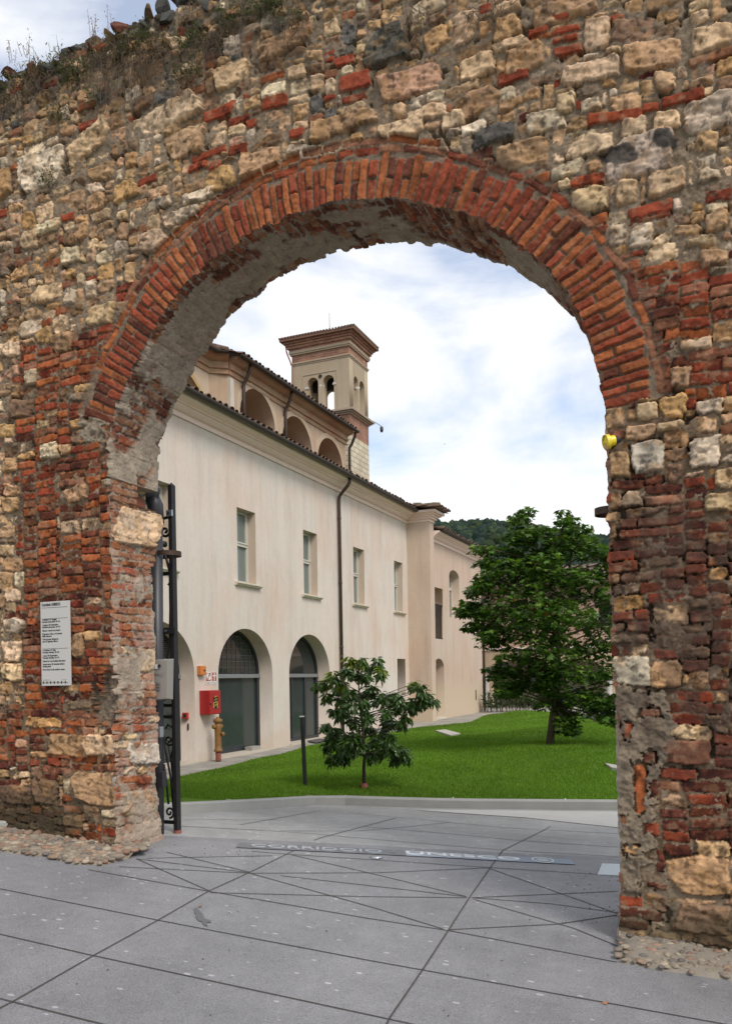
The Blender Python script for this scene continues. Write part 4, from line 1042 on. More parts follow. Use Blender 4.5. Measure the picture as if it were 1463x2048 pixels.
for l,r,tp in A3: y0=g(l,830)[1];y1=g(r,830)[1]; tie.tube([(XC-.1,y0,8.15),(XC-.1,y1,8.15)],.018,6)
tie.build('tie_rods',M_dark,ch)
# chamfered and set back stretch nearer the camera
XA=XC-.42; ya=yc0-.36; zA=onX(368,737,XC-.42)[2]
hs=[arch(ya-2.7,ya-.2,7.0,zA-1.2,zA,24)]
Mpale=stucco('pale_plaster',(.55,.45,.33),(.57,.45,.34),(.5,.36,.25))
plate_holes('set_back_wall',rect(Y0,ya,6.6,zg-.1),hs,MXf(XA,.8),.8,Mpale,ch)
MB().box(XA-5,XA-.82,Y0,ya,6.6,zg-.2).build('nave_body',M_cl,ch)
MB().prismZ([(XC-.002,yc0-.002),(XA,ya+.002),(XA-1.5,ya+.002),(XC-2,yc0-.002)],6.6,zg-.1).build('chamfer_wall',M_cl,ch)
pts=arch(ya-2.7,ya-.2,7.4,zA-1.2,zA,24); out=arch(ya-2.82,ya-.08,7.4,zA-1.2,zA+.12,24); mb=MB()
for k in range(len(pts)-1): mb.prismX([pts[k],pts[k+1],out[k+1],out[k]],XA-.02,XA+.05)
mb.build('archivolts',simple('ochre_archivolt',(.45,.30,.13),.85,0,.2,4),ch)
def sweep(prof,path,name,mat):
    vs=[];n=len(prof)
    for i,p in enumerate(path):
        a=path[max(0,i-1)];b=path[min(len(path)-1,i+1)]
        def nr(u,v): L=math.hypot(v[0]-u[0],v[1]-u[1]) or 1; return ((v[1]-u[1])/L,-(v[0]-u[0])/L)
        n1=nr(a,p) if i>0 else nr(p,b); n2=nr(p,b) if i<len(path)-1 else n1
        mx_,my_=n1[0]+n2[0],n1[1]+n2[1]; L=math.hypot(mx_,my_); mx_/=L;my_/=L; k=1/max(.3,mx_*n1[0]+my_*n1[1])
        vs+=[(p[0]+mx_*k*x,p[1]+my_*k*x,z) for x,z in prof]
    fs=[(i*n+k,i*n+(k+1)%n,(i+1)*n+(k+1)%n,(i+1)*n+k) for i in range(len(path)-1) for k in range(n)]
    return MB().add(vs,fs+[tuple(range(n))[::-1],tuple((len(path)-1)*n+k for k in range(n))]).build(name,mat,ch)
pth=[(XA,Y0),(XA,ya),(XC,yc0-.06)]
sweep([(x,zg+z) for x,z in cp],pth,'cornice_return',M_clorn)
sweep([(.33+.07*math.cos(PI+PI*k/6)+.07,zg+.05+.07*math.sin(PI+PI*k/6)) for k in range(7)],pth,'gutter',M_gutter)
MB().add([(XA+.42,Y0,zg+.07),(XA+.42,ya-.15,zg+.07),(XC+.36,yc0-.3,zg+.07),(XC+.36,yc0+.1,zg+.07),(XC-5,yc0+.1,zg+1.95),(XC-5,Y0,zg+1.95)],[(0,1,2,3,4,5)]).build('chamfer_roof',M_tile,ch)
mb=MB()
for (a,b) in (((XA+.42,Y0),(XA+.42,ya-.15)),((XA+.42,ya-.15),(XC+.36,yc0-.3))):
    L=math.hypot(b[0]-a[0],b[1]-a[1]); n=int(L/.2)
    for k in range(n): x=a[0]+(b[0]-a[0])*k/n; y=a[1]+(b[1]-a[1])*k/n; mb.tube([(x+.03,y,zg+.10),(x-.5,y+.05,zg+.31)],.06,6)
mb.build('eave_tiles',M_tile,ch)
# ---------------------------------------------------------------- BELL TOWER
tw=empty('bell_tower',(-14.2,30,0),'square tan bell tower with paired arched openings and brick eaves','tower')
XT=-13.0; p0=onX(699,800,XT); YT=p0[1]
def Wd(px):  # X of a point on plane Y=YT
    return onY(px,800,YT)[0]
XL=Wd(585); YR=onX(735.5,800,XT)[1]
zt=lambda py:onX(699,py,XT)[2]
print('tower',XL,YT,YR,zt(660))
M_tow=stucco('tower_tan_plaster',(.42,.34,.24),(.45,.36,.26),(.38,.29,.2))
t=NT('tower_brick'); b_=t.n('ShaderNodeTexBrick',{'Vector':t.n('ShaderNodeTexCoord').outputs['Object'],'Scale':1.,'Mortar Size':.01,'Brick Width':.3,'Row Height':.085,'Color1':(.36,.17,.10,1),'Color2':(.28,.11,.07,1),'Mortar':(.30,.23,.17,1)})
g_=t.n('ShaderNodeNewGeometry').outputs['Position']; sx=t.n('ShaderNodeSeparateXYZ',{0:g_}); cv=t.n('ShaderNodeCombineXYZ',{0:t.math('ADD',sx.outputs[0],sx.outputs[1]),1:sx.outputs[2]}); t.t.links.new(cv.outputs[0],b_.inputs['Vector'])
M_tb=t.out(t.mix(1.,b_.outputs['Color'],t.ramp(t.noise(2.5,5),[(.3,.7),(.7,1.25)]),'MULTIPLY'),.9)
t=NT('tower_ashlar'); b_=t.n('ShaderNodeTexBrick',{'Scale':1.,'Mortar Size':.018,'Brick Width':.5,'Row Height':.2,'Color1':(.62,.55,.41,1),'Color2':(.54,.46,.33,1),'Mortar':(.33,.27,.19,1)})
g_=t.n('ShaderNodeNewGeometry').outputs['Position']; sx=t.n('ShaderNodeSeparateXYZ',{0:g_}); cv=t.n('ShaderNodeCombineXYZ',{0:t.math('ADD',sx.outputs[0],sx.outputs[1]),1:sx.outputs[2]}); t.t.links.new(cv.outputs[0],b_.inputs['Vector'])
M_ta=t.out(t.mix(1.,b_.outputs['Color'],t.ramp(t.noise(2.5,5),[(.3,.8),(.7,1.15)]),'MULTIPLY'),.9)
MB().box(XL,XT,YT,YR,0,zt(868)).build('ashlar_shaft',M_ta,tw)
MB().box(XL,XT,YT,YR,zt(868)+.001,zt(827)).build('brick_shaft',M_tb,tw)
mb=MB()
for e,a,b in ((.05,827,824),(.12,824,821),(.2,821,817)): mb.box(XL-e,XT+e,YT-e,YR+e,zt(a)+.001,zt(b))
mb.build('belfry_ledge',simple('ledge_stone',(.36,.28,.21),.9,0,.2,6),tw)
zb,ztp=zt(817),zt(714)
# belfry walls with paired openings
zo_b=zb+.02
a1,a2,a3,a4=[onY(px,800,YT)[0] for px in (615,636.5,646,668)]
zc1=onY(655,750,YT)[2]
def shell(ya,hole,M,nm):
    return plate_holes(nm,ya,hole,M,.35,M_tow,tw)
MY=lambda Yp,th:Matrix(((1,0,0,0),(0,0,1,Yp+th/2),(0,1,0,0),(0,0,0,1)))
def arc2(x0,x1,z0,zt_): hw=(x1-x0)/2; return arch(x0,x1,z0,zt_-hw,zt_,14)
fh=[arc2(a1,a2,zo_b,zc1),arc2(a3,a4,zo_b,zc1)]
shell(rect(XL,XT,zb+.002,ztp),fh,MY(YT,.35),'belfry_wall')
shell(rect(XL,XT,zb+.002,ztp),fh,MY(YR-.35,.35),'belfry_wall')
b1,b2,b3,b4=[onX(px,800,XT)[1] for px in (703.5,711.5,715.5,723.5)]
sc=(YR-YT)
MB().box(XL+.5,XT-.5,YT+.8,YT+.9,zb+1.15,ztp-.01).build('belfry_shade_sheet',M_in,tw)  # added near-black sheet, stands in for the shade inside the belfry
b1,b2,b3,b4=YT+.18*sc+.1,YT+.46*sc,YT+.54*sc,YT+.85*sc-.03
sh_=[arc2(b1,b2,zo_b,zc1),arc2(b3,b4,zo_b,zc1)]
shell(rect(YT+.352,YR-.352,zb+.002,ztp),[arc2(max(b1,YT+.36),b2,zo_b,zc1),arc2(b3,min(b4,YR-.36),zo_b,zc1)],MXf(XT-.001,.35),'belfry_wall')
shell(rect(YT+.352,YR-.352,zb+.002,ztp),[arc2(max(b1,YT+.36),b2,zo_b,zc1),arc2(b3,min(b4,YR-.36),zo_b,zc1)],MXf(XL+.351,.35),'belfry_wall')
mb=MB(); mcol=simple('pale_column',(.55,.50,.42),.8,0,.1,9)
for (x,y) in (((a2+a3)/2,YT+.1),((a2+a3)/2,YR-.1),(XT-.08,(b2+b3)/2)): MB().lathe([(.09,zb+.01),(.09,zb+.1),(.07,zb+.12),(.065,zc1-.5),(.10,zc1-.42),(.12,zc1-.34)],x,y,12).build('column',mcol,tw,True)
for x in (a1-.03,a4+.03): MB().box(x-.07,x+.07,YT-.03,YT+.06,zc1-.42,zc1-.34).build('impost',mcol,tw)
# raised panel frame round the pair of openings
mb=MB(); zf_=zc1+.12
mb.box(a1-.2,a4+.15,YT-.02,YT-.001,zf_,zf_+.03).box(a1-.2,a1-.17,YT-.02,YT-.001,zb,zf_).box(a4+.12,a4+.15,YT-.02,YT-.001,zb,zf_); mb.build('panel_edge',M_tow,tw)
o=MB().lathe([(.001,0),(.07,0),(.07,.05),(.001,.05)],0,0,12); o.v=[(x+(a2+a3)/2,YT-.03+z,y+zc1+.0) for x,y,z in o.v]; o.build('roundel',M_in,tw)
zx=[(.02,714,711),(.05,711,708),(.0,708,693),(.06,693,690),(.09,690,685),(.08,685,681),(.14,681,676),(.19,676,672),(.25,672,668)]
m1=MB();m2=MB()
for e,a,b in zx: (m1 if e in (.02,.05,.06,.09) else m2).box(XL-e,XT+e,YT-e,YR+e,zt(a)+.001,zt(b))
m1.build('string_courses',simple('string_course',(.40,.31,.22),.9,0,.15,6),tw); m2.build('brick_cornice',M_tb,tw)
e=.36; zz=zt(668)
xm,ym=(XL+XT)/2,(YT+YR)/2
MB().add([(XL-e,YT-e,zz+.001),(XT+e,YT-e,zz+.001),(XT+e,YR+e,zz+.001),(XL-e,YR+e,zz+.001),(XL-e,YT-e,zz+.10),(XT+e,YT-e,zz+.10),(XT+e,YR+e,zz+.10),(XL-e,YR+e,zz+.10),(xm,ym,zz+.62)],
 [(3,2,1,0),(0,1,5,4),(1,2,6,5),(2,3,7,6),(3,0,4,7),(4,5,8),(5,6,8),(6,7,8),(7,4,8)]).build('roof',simple('brown_roof_tile',(.22,.11,.075),.9,0,.35,10,.3),tw)
mb=MB(); r_=random.Random(3)
x=XL-e
while x<XT+e: mb.tube([(x,YT-e-.03,zz+.11),(x+(xm-x)*.3,YT-e+.5,zz+.28)],.045,6); x+=.13
y=YT-e
while y<YR+e: mb.tube([(XT+e+.03,y,zz+.11),(XT+e-.5,y+(ym-y)*.3,zz+.28)],.045,6); y+=.13
mb.build('roof_tiles',M_tile,tw)
p=onY(659,667,YT+.3); MB().tube([(p[0],p[1],p[2]-.3),(p[0],p[1],onY(659,625,YT+.3)[2])],[.016,.008],6).build('lightning_rod',M_dark,tw)
pa_=[onY(px,py,YT-.12) for px,py in ((571,690),(573,705),(584,733),(584,770))]
MB().tube([(xx,yy,z) for xx,yy,z in pa_],.03,6).build('rainwater_pipe',M_rustred,tw)
cmr=onX(748,848,XT+.1); cam_r=empty('security_camera',(XT+.2,cmr[1],cmr[2]),'tiny security camera on a bracket at the tower ledge','camera')
MB().tube([(XT+.18,YR+.1,cmr[2]+.02),(XT+.18,YR+1.0,cmr[2]+.06)],.016,6).build('bracket',M_zinc,cam_r)
MB().lathe([(.001,cmr[2]-.2),(.05,cmr[2]-.18),(.07,cmr[2]-.1),(.07,cmr[2]+.02),(.03,cmr[2]+.05)],XT+.18,YR+.98,12).build('dome_housing',M_anth,cam_r,True)
# ---------------------------------------------------------------- CLOISTER BUILDING BEHIND
YB=38.
bk=empty('cloister_building',(0,YB,.3),'pale ochre arcaded building with slim columns behind the maple tree','building')
h=lambda px,py:onY(px,py,YB)
M_bk=stucco('cloister_ochre_plaster',(.50,.38,.25),(.52,.38,.26),(.50,.31,.23),(1.2,(.52,.43,.31)))
xa=h(940,1300)[0]; zl=h(1010,1300)[2]; ztop=h(1010,1175)[2]
x0=h(966,1300)[0]; wA=2.35; zs0=h(985,1352)[2]; za=h(985,1325)[2]
hs=[arch(x0+.35+k*2.75-2.75,x0+.35+k*2.75-2.75+wA,.2,zs0,za+.1) for k in range(1,9)]
MYb=lambda Yp,th:Matrix(((1,0,0,0),(0,0,1,Yp+th/2),(0,1,0,0),(0,0,0,1)))
plate_holes('arcade_wall',rect(xa-2,xa+26,-.5,zl),hs,MYb(YB,.4),.4,M_bk,bk)
plate_holes('upper_wall',rect(xa-2,xa+26,zl+.12,ztop),[rect(x0+1.2+k*4,x0+2.1+k*4,zl+.9,zl+2.3) for k in range(5)],MYb(YB+.03,.4),.4,stucco('cloister_pink_plaster',(.50,.33,.24),(.5,.36,.26),(.45,.26,.19)),bk)
MB().box(xa-2,xa+26,YB-.06,YB+.3,zl+.001,zl+.119).build('string_course',M_cornice,bk)
MB().box(xa-2,xa+26,YB+.45,YB+.6,zl+.1,ztop).build('dark_room',M_in,bk)
t=MB().add([(xa-3,YB-.5,ztop+.02),(xa+27,YB-.5,ztop+.02),(xa+27,YB+6,ztop+1.6),(xa-3,YB+6,ztop+1.6),(xa-3,YB-.5,ztop-.1),(xa+27,YB-.5,ztop-.1),(xa+27,YB+6,ztop-.1),(xa-3,YB+6,ztop-.1)],[(0,1,2,3),(4,5,1,0),(5,6,2,1),(6,7,3,2),(7,4,0,3)]).build('roof',M_tile,bk)
MB().box(xa-2,xa+26,YB+3,YB+3.2,0,zl).build('rear_wall',stucco('inner_cream',(.50,.43,.33),(.52,.42,.32),(.48,.36,.25)),bk)
for k in range(9):
    x=x0+.35+k*2.75-.2
    MB().lathe([(.17,.2),(.17,.4),(.13,.45),(.12,zs0-.25),(.17,zs0-.1),(.2,zs0+.02)],x,YB-.08,12).build('column',simple('pale_column_stone',(.50,.47,.42),.8,0,.12,8),bk,True)
wl=onY(1021,1396,YB+2.98);wr=onY(1038,1366,YB+2.98)
wdn=MB().box(wl[0],wr[0],YB+2.93,YB+2.99,wl[2],wr[2]).build('window',simple('window_dark',(.03,.035,.04),.3),bk)
mb=MB()
for k in range(5): x=wl[0]+(wr[0]-wl[0])*k/4; mb.box(x-.02,x+.02,YB+2.89,YB+2.92,wl[2],wr[2])
for k in range(6): z=wl[2]+(wr[2]-wl[2])*k/5; mb.box(wl[0],wr[0],YB+2.86,YB+2.889,z-.015,z+.015)
mb.build('grille',M_dark,wdn)
# planter beyond the mound
A=onD(1140,1445,26.5);B=onD(1260,1452,24)
pl=MB().box(A[0],B[0]+3,A[1]-.1,A[1]+.2,-.4,onD(1180,1428,26.3)[2]).build('planter_wall',simple('dark_planter_concrete',(.13,.135,.13),.9,0,.2,4)); tag(pl,'low dark concrete planter wall behind the grassy mound','planter wall')
# ---------------------------------------------------------------- FOLIAGE
def leaf_cloud(name,P,D,size,tmpl,tf,mat,parent,cols,g,upbias=0.,roll=1.0):
    """P positions, D leaf direction (base to tip), one template per leaf"""
    n=len(P); D=D/np.linalg.norm(D,axis=1)[:,None]
    up=np.array([0,0,1.])+g.normal(0,roll,(n,3))*.5; S=np.cross(D,up); S/=np.linalg.norm(S,axis=1)[:,None]+1e-9; N=np.cross(S,D)
    T=np.asarray(tmpl); V=P[:,None,:]+size[:,None,None]*(T[None,:,0:1]*S[:,None,:]+T[None,:,1:2]*D[:,None,:]+T[None,:,2:3]*N[:,None,:])
    m=len(T); F=(np.asarray(tf)[None]+np.arange(n)[:,None,None]*m).reshape(-1,3)
    me=np_mesh(name,V.reshape(-1,3),F,np.repeat(cols,m,0),False)
    return mesh_obj(name,me,mat,parent)
LANC=[(0,0,0),(-.14,.25,.03),(.14,.25,.03),(0,.3,-.0),(-.15,.55,-.0),(.15,.55,-.0),(0,.6,-.04),(-.09,.82,-.08),(.09,.82,-.08),(0,1.0,-.17)]
LANF=[(0,3,1),(0,2,3),(1,3,6),(1,6,4),(3,2,5),(3,5,6),(4,6,9),(4,9,7),(6,5,8),(6,8,9)]
def maple_t():
    out=[(0,.0,0)]
    for ang,r in ((-150,.35),(-118,.55),(-95,.34),(-62,.80),(-38,.42),(-22,.62),(0,1.0),(22,.62),(38,.42),(62,.80),(95,.34),(118,.55),(150,.35)):
        a=math.radians(ang); out.append((math.sin(a)*r,.35+math.cos(a)*r*.75,-.16*r*r))
    c=[(0,.35,0)]
    V=c+out; F=[]
    m=len(out)
    for k in range(m): F.append((0,1+k,1+(k+1)%m))
    return V,F
def young_tree():
    g=np.random.default_rng(5); d0=11.3
    base=Vector(onD(728,1577,d0)); t=empty('young_tree',base,'small young tree with long drooping glossy leaves on the front of the lawn','tree')
    def W(px,py,dd): return np.array(onD(px,py,d0+dd))
    top=W(715,1330,0)
    b=np.array(base)
    MB().tube([b-(0,0,.05),W(727,1540,0),W(729,1500,.0),W(724,1450,.02),W(718,1390,0),top],[.028,.024,.021,.017,.012,.006],8).build('trunk',M_trunkdark,t,True)
    MB().lathe([(.05,base.z-.03),(.055,base.z+.03),(.045,base.z+.07),(.03,base.z+.075)],base.x,base.y,12).build('trunk_guard',M_rustred,t,True)
    tips=[]
    spec="""700 1322 0;722 1318 -.1;735 1332 .15;752 1325 .05;760 1345 -.1;710 1345 .2;690 1345 -.15;728 1352 0;
650 1360 0;635 1372 .1;662 1352 -.15;670 1375 .15;683 1365 -.1;655 1390 -.05;680 1395 .2;700 1385 -.3;720 1385 .3;745 1378 0;700 1410 -.35;728 1405 -.35;755 1400 .25;
665 1415 .1;680 1430 -.2;705 1440 .3;735 1430 -.3;765 1390 -.1;780 1385 .1;795 1395 -.1;790 1412 .1;770 1420 -.25;812 1405 0;828 1368 .05;838 1380 -.1;850 1385 .1;860 1395 0;845 1400 -.05;832 1405 .1;815 1430 0;800 1440 -.1;785 1445 .2;
668 1460 0;660 1475 -.1;690 1465 .25;710 1470 -.3;655 1490 .15;672 1500 -.1;665 1515 0;690 1490 -.25;700 1500 .3;720 1490 -.35;735 1500 .3;750 1480 -.2;745 1510 -.1;762 1500 .2;775 1490 -.1;790 1500 0;800 1510 .1;808 1505 -.1;785 1515 .15;765 1465 .1;690 1515 0;712 1445 .0;740 1455 .2;650 1450 .1;675 1480 .2;780 1470 -.2;770 1440 .3"""
    P=[];D=[];S=[];C=[]
    mb=MB()
    for it in spec.replace('\n','').split(';'):
        px,py,dd=map(float,it.split())
        for q in range(3):
            tip=W(px+g.normal(0,4),py+g.normal(0,4)-3,dd*1.6+g.normal(0,.07))
            if q==0:
                z=min(top[2]-.05,max(b[2]+.45,tip[2]-.22)); f=(z-b[2])/(top[2]-b[2]); o=b+(top-b)*f
                mid=(o+tip)/2+np.array([0,0,-.02]); mb.tube([o,mid,tip],[.009,.006,.003],5)
            young=py<1370 and g.random()<.45
            for k in range(25):
                a=g.uniform(0,2*PI); dr=np.array([math.cos(a),math.sin(a),g.uniform(-1.9,.2)]); 
                P.append(tip+dr*.015+np.array([0,0,g.uniform(-.05,.01)]));D.append(dr);S.append(g.uniform(.075,.135))
                c=np.array((.042,.085,.016)) if not young else np.array((.14,.19,.018))
                C.append(c*g.uniform(.7,1.5))
    mb.build('branches',M_trunkdark,t)
    leaf_cloud('foliage',np.array(P),np.array(D),np.array(S),LANC,LANF,M_gloss,t,np.array(C),g)
young_tree()
def maple():
    g=np.random.default_rng(9); d0=14.7
    base=Vector(onD(1097,1490,d0)); t=empty('maple_tree',base,'large dense maple with broad lobed dark green leaves and a leaning trunk','tree')
    def W(px,py,dd=0): return np.array(onD(px,py,d0+dd))
    b=np.array(base)
    ax=[b-(0,0,.1),W(1104,1440),W(1111,1395),W(1115,1300),W(1112,1200),W(1108,1110),W(1105,1060)]
    MB().tube(ax,[.075,.066,.06,.05,.04,.025,.01],10).build('trunk',M_trunk,t,True)
    spec="""1035 1045 22;1060 1052 20;1045 1070 26;1140 1035 14;1150 1048 14;1125 1050 14;1085 1075 26;1110 1085 28;1160 1075 22;1140 1095 28;1180 1100 24;1030 1095 24;1060 1105 28;1000 1110 22;975 1118 18;985 1130 22;960 1112 12;1010 1135 28;1200 1095 18;1215 1110 20;
1050 1140 32;1090 1130 32;1130 1135 32;1175 1140 32;1215 1145 28;1250 1130 28;970 1160 22;955 1175 18;1000 1170 30;1040 1180 34;1085 1180 34;1130 1185 34;1175 1190 34;1225 1190 34;1270 1180 30;945 1195 18;935 1210 15;955 1220 20;985 1215 26;1020 1225 30;930 1222 12;
1060 1235 34;1110 1240 34;1155 1240 34;1200 1240 34;1250 1240 34;960 1250 18;975 1262 20;945 1258 12;1000 1262 24;1040 1275 30;1080 1290 34;1130 1290 34;1180 1290 34;1230 1290 34;1275 1280 30;990 1285 16;1010 1300 18;1060 1320 26;1010 1335 20;990 1348 14;1030 1345 22;1000 1365 12;1060 1350 24;1090 1340 28;1130 1340 32;1180 1345 34;1230 1340 34;1010 1375 14;1040 1372 16;
1090 1375 22;1120 1385 24;1150 1390 26;1190 1390 28;1230 1395 26;1090 1400 16;1110 1405 16;1210 1420 20;1180 1410 16;1235 1425 18;1130 1425 14;1140 1440 13;1120 1438 12;1150 1455 8;1135 1455 9;1280 1340 30;1290 1230 30;1100 1160 34;1120 1215 34;1095 1262 34;1120 1315 34;1100 1360 28;1060 1150 30;1150 1165 32;1080 1210 32;1260 1390 26"""
    P=[];D=[];S=[];C=[]; mb=MB()
    its=spec.replace('\n','').split(';')
    for it in its:
        px,py,r=map(float,it.split()); R=r/F*d0*.9
        wide=math.sqrt(max(.05,1-((px-1110)/190)**2))*max(.3,1-abs(py-1240)/280)
        for lay in range(4):
            dd=(g.uniform(-1.,1.))*1.35*wide; cc=W(px,py,dd)*1.0
            cc=cc+g.normal(0,.06,3)+np.array([0,0,g.uniform(-.14,.1)])
            if lay==0:
                zc=min(max(cc[2]-.35,b[2]+.7),ax[-1][2]-.1); zz=[a[2] for a in ax]; o=np.array([np.interp(zc,zz,[a[i] for a in ax]) for i in range(3)])
                mid=(o+cc)/2+np.array([0,0,.03]); mb.tube([o,mid,cc],[.022,.014,.005],5)
            n=int(15+r*1.4)
            for k in range(n):
                u=g.normal(0,1,3); u/=np.linalg.norm(u); rr=R*g.uniform(.25,1)**.5
                p=cc+u*rr*np.array([1.1,1.1,.62]); a=g.uniform(0,2*PI)
                dr=np.array([math.cos(a)+u[0],math.sin(a)+u[1],g.uniform(-.75,.1)])
                P.append(p);D.append(dr);S.append(g.uniform(.055,.115))
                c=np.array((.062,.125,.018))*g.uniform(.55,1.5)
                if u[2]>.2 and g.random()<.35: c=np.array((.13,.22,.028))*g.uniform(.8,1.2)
                if g.random()<.012 and py<1230: c=np.array((.14,.06,.02))
                C.append(c)
    print('maple leaves',len(P))
    mb.build('limbs',M_trunk,t)
    V,Fc=maple_t()
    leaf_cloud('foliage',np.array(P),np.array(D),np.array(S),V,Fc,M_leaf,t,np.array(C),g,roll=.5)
maple()
# shrubs along the cloister
def shrub(px,py,d,hh,lab,seed,cat='shrub',grp='shrubs planted before the far building'):
    g=np.random.default_rng(seed); b=Vector(onD(px,py,d)); t=empty('shrub',b,lab,cat,grp)
    P=[];D=[];S=[];C=[];mb=MB()
    for k in range(7):
        o=np.array([b.x+g.uniform(-.22,.22),b.y+g.uniform(-.15,.15),b.z]); e=o+np.array([g.uniform(-.12,.12),g.uniform(-.1,.1),hh*g.uniform(.6,1.05)])
        mb.tube([o-(0,0,.1),e],[.012,.004],4)
        for j in range(26):
            f=g.uniform(.1,1); p=o+(e-o)*f; a=g.uniform(0,2*PI); P.append(p);D.append(np.array([math.cos(a),math.sin(a),g.uniform(.1,1.2)]));S.append(g.uniform(.08,.17));C.append(np.array((.05,.085,.022))*g.uniform(.5,1.6))
    mb.build('stems',M_trunk,t)
    leaf_cloud('foliage',np.array(P),np.array(D),np.array(S),LANC,LANF,M_leaf,t,np.array(C),g)
for i,(px,hh) in enumerate(((974,.75),(985,.6),(996,.8),(1007,.7),(1018,.8),(1028,.65),(1039,.75),(1050,.7),(1064,.6),(1076,.6))):
    shrub(px,1420,33+.3*(i%2),hh,'leafy upright green shrub in the row planted in front of the cloister arcade',20+i)
for i,(px,lab) in enumerate(((1162,'left of two low shrubs by the dark planter wall'),(1186,'middle low shrub against the dark planter wall'),(1212,'low shrub at the dark planter wall nearest the right pier'))):
    shrub(px,1447+3*i,24.5-1.5*i,.36,lab.replace('left of two','leftmost'),40+i,grp='shrubs at the planter wall')
# ---------------------------------------------------------------- HILL
def hill():
    prof=[(500,1075),(700,1058),(860,1053),(885,1050),(905,1058),(925,1053),(945,1056),(965,1052),(985,1052),(1010,1054),(1060,1062),(1100,1070),(1150,1080),(1230,1090),(1300,1105),(1500,1150),(1900,1210)]
    px=np.array([p[0] for p in prof],float);py=np.array([p[1] for p in prof],float)
    A=np.linspace(500,1850,110); Dd=np.linspace(90,560,44)
    def zh(a,d):
        zr=H+(1352-(np.interp(a,px,py)+7))/F*470; t=np.clip((d-110)/360,0,1); t2=t**1.15
        back=np.clip((d-470)/90,0,1)
        return -1.2+(zr+1.2)*t2*(1-.35*back)+fbm(a/100+0*d,d/60+0*a,1.2,4,2)*9*t*(1-t)
    AA,DD=np.meshgrid(A,Dd,indexing='ij'); Z=zh(AA,DD)
    xr=(AA-CX)/F*DD; X=xr*c_-DD*s_; Y=xr*s_+DD*c_
    id_=np.arange(AA.size).reshape(AA.shape); q=np.stack([id_[:-1,:-1],id_[1:,:-1],id_[1:,1:],id_[:-1,1:]],-1).reshape(-1,4)
    t=NT('hill_meadow'); M=t.out(t.mix(t.noise(.03,6),(.045,.075,.028),(.10,.13,.05)),.95,0,.1)
    o=mesh_obj('hill',np_mesh('hill',np.stack([X.ravel(),Y.ravel(),Z.ravel()],1),q,None,True),M); o['kind']='structure'
    g=np.random.default_rng(3)
    bm=bmesh.new(); bmesh.ops.create_icosphere(bm,subdivisions=2,radius=1); bv=np.array([v.co[:] for v in bm.verts]); bf=np.array([[v.index for v in f.verts] for f in bm.faces]); bm.free()
    V=[];Fc=[];C=[];n0=0
    for k in range(9500):
        a=g.uniform(780,1420); d=110+360*g.random()**.7 if k%5 else g.uniform(452,478)
        # meadow and vineyard clearing below the villa
        if 905<a<1010 and 330<d<432 : 
            if g.random()<.93: continue
        z=float(zh(np.array(a),np.array(d))); xr=(a-CX)/F*d; x=xr*c_-d*s_; y=xr*s_+d*c_
        s=g.uniform(1.3,3.4)*(.6+.4*d/400); nz=bv*g.uniform(.75,1.2,(1,3))
        nz=nz*(1+.55*(g.random((len(bv),1))-.5)); P=nz*(s,s,s*g.uniform(.8,1.35))+(x,y,z+s*.55)
        V.append(P);Fc.append(bf+n0);n0+=len(bv)
        base=np.array(((.034,.052,.040),(.044,.066,.044),(.055,.080,.040),(.026,.044,.036))[g.integers(4)])*g.uniform(.8,1.3)  # greens lightened a little, distance haze put into the colour
        C.append(np.repeat(base[None],len(bv),0)*g.uniform(.7,1.3,(len(bv),1)))
    me=np_mesh('hillside_wood',np.concatenate(V),np.concatenate(Fc),np.concatenate(C),True)
    o=mesh_obj('hillside_wood',me,mat_attr('far_foliage',.95,1.1,.6,1.,1.2,.05)); tag(o,'dark green wood covering the distant hillside','wood',kind='stuff')
    # individual trees on the skyline
    for i,(a,tp,w_,kind,lab) in enumerate(((960,1036,9,'c','tallest dark conifer on the hill skyline'),(972,1041,7,'c','second conifer just right of the tallest one on the skyline'),(995,1043,5,'c','narrow cypress-like tree on the skyline left of the maple top'),(915,1048,4,'t','thin sparse tree standing on the skyline above the villa'),(985,1046,8,'r','round dark tree on the skyline between the conifers'),(868,1046,8,'r','rounded tree at the left end of the hill skyline'))):
        d=468; z0=float(zh(np.array(a*1.),np.array(d*1.))); xr=(a-CX)/F*d; x=xr*c_-d*s_; y=xr*s_+d*c_; zt_=H+(1352-tp)/F*d; r=w_/F*d*.55
        t=empty('pine_tree' if kind=='c' else 'hill_tree',(x,y,z0),lab,'tree')
        MB().tube([(x,y,z0-1),(x,y,zt_-1)],[.4,.1],6).build('trunk',M_trunkdark,t)
        n=900; f=g.random(n); 
        if kind=='c': rad=r*(1.05-f)*(.75+.35*np.sin(f*22))
        elif kind=='t': rad=r*.8*np.sin(PI*np.clip(f,.02,.98))*(.5+.5*np.sin(f*25)**2)
        else: rad=r*1.1*np.sqrt(np.clip(1-(2*f-1)**2,0,1))
        th=g.uniform(0,2*PI,n); rr=rad*g.random(n)**.5; P=np.stack([x+rr*np.cos(th),y+rr*np.sin(th),z0+1+(zt_-z0-1)*f],1)
        D=np.stack([np.cos(th),np.sin(th),g.uniform(-.6,.3,n)],1)
        leaf_cloud('foliage',P,D,g.uniform(.6,1.3,n),LANC,LANF,M_leaf,t,np.array((.016,.032,.018))*g.uniform(.6,1.5,(n,1)),g)
    # villa
    d=430; 
    def W(px_,py_,dd=0): return np.array(onD(px_,py_,d+dd))
    a=W(906,1081);b=W(938,1081); v=empty('hill_villa',((a[0]+b[0])/2,(a[1]+b[1])/2,a[2]),'distant red roofed villa among trees on the hillside','house')
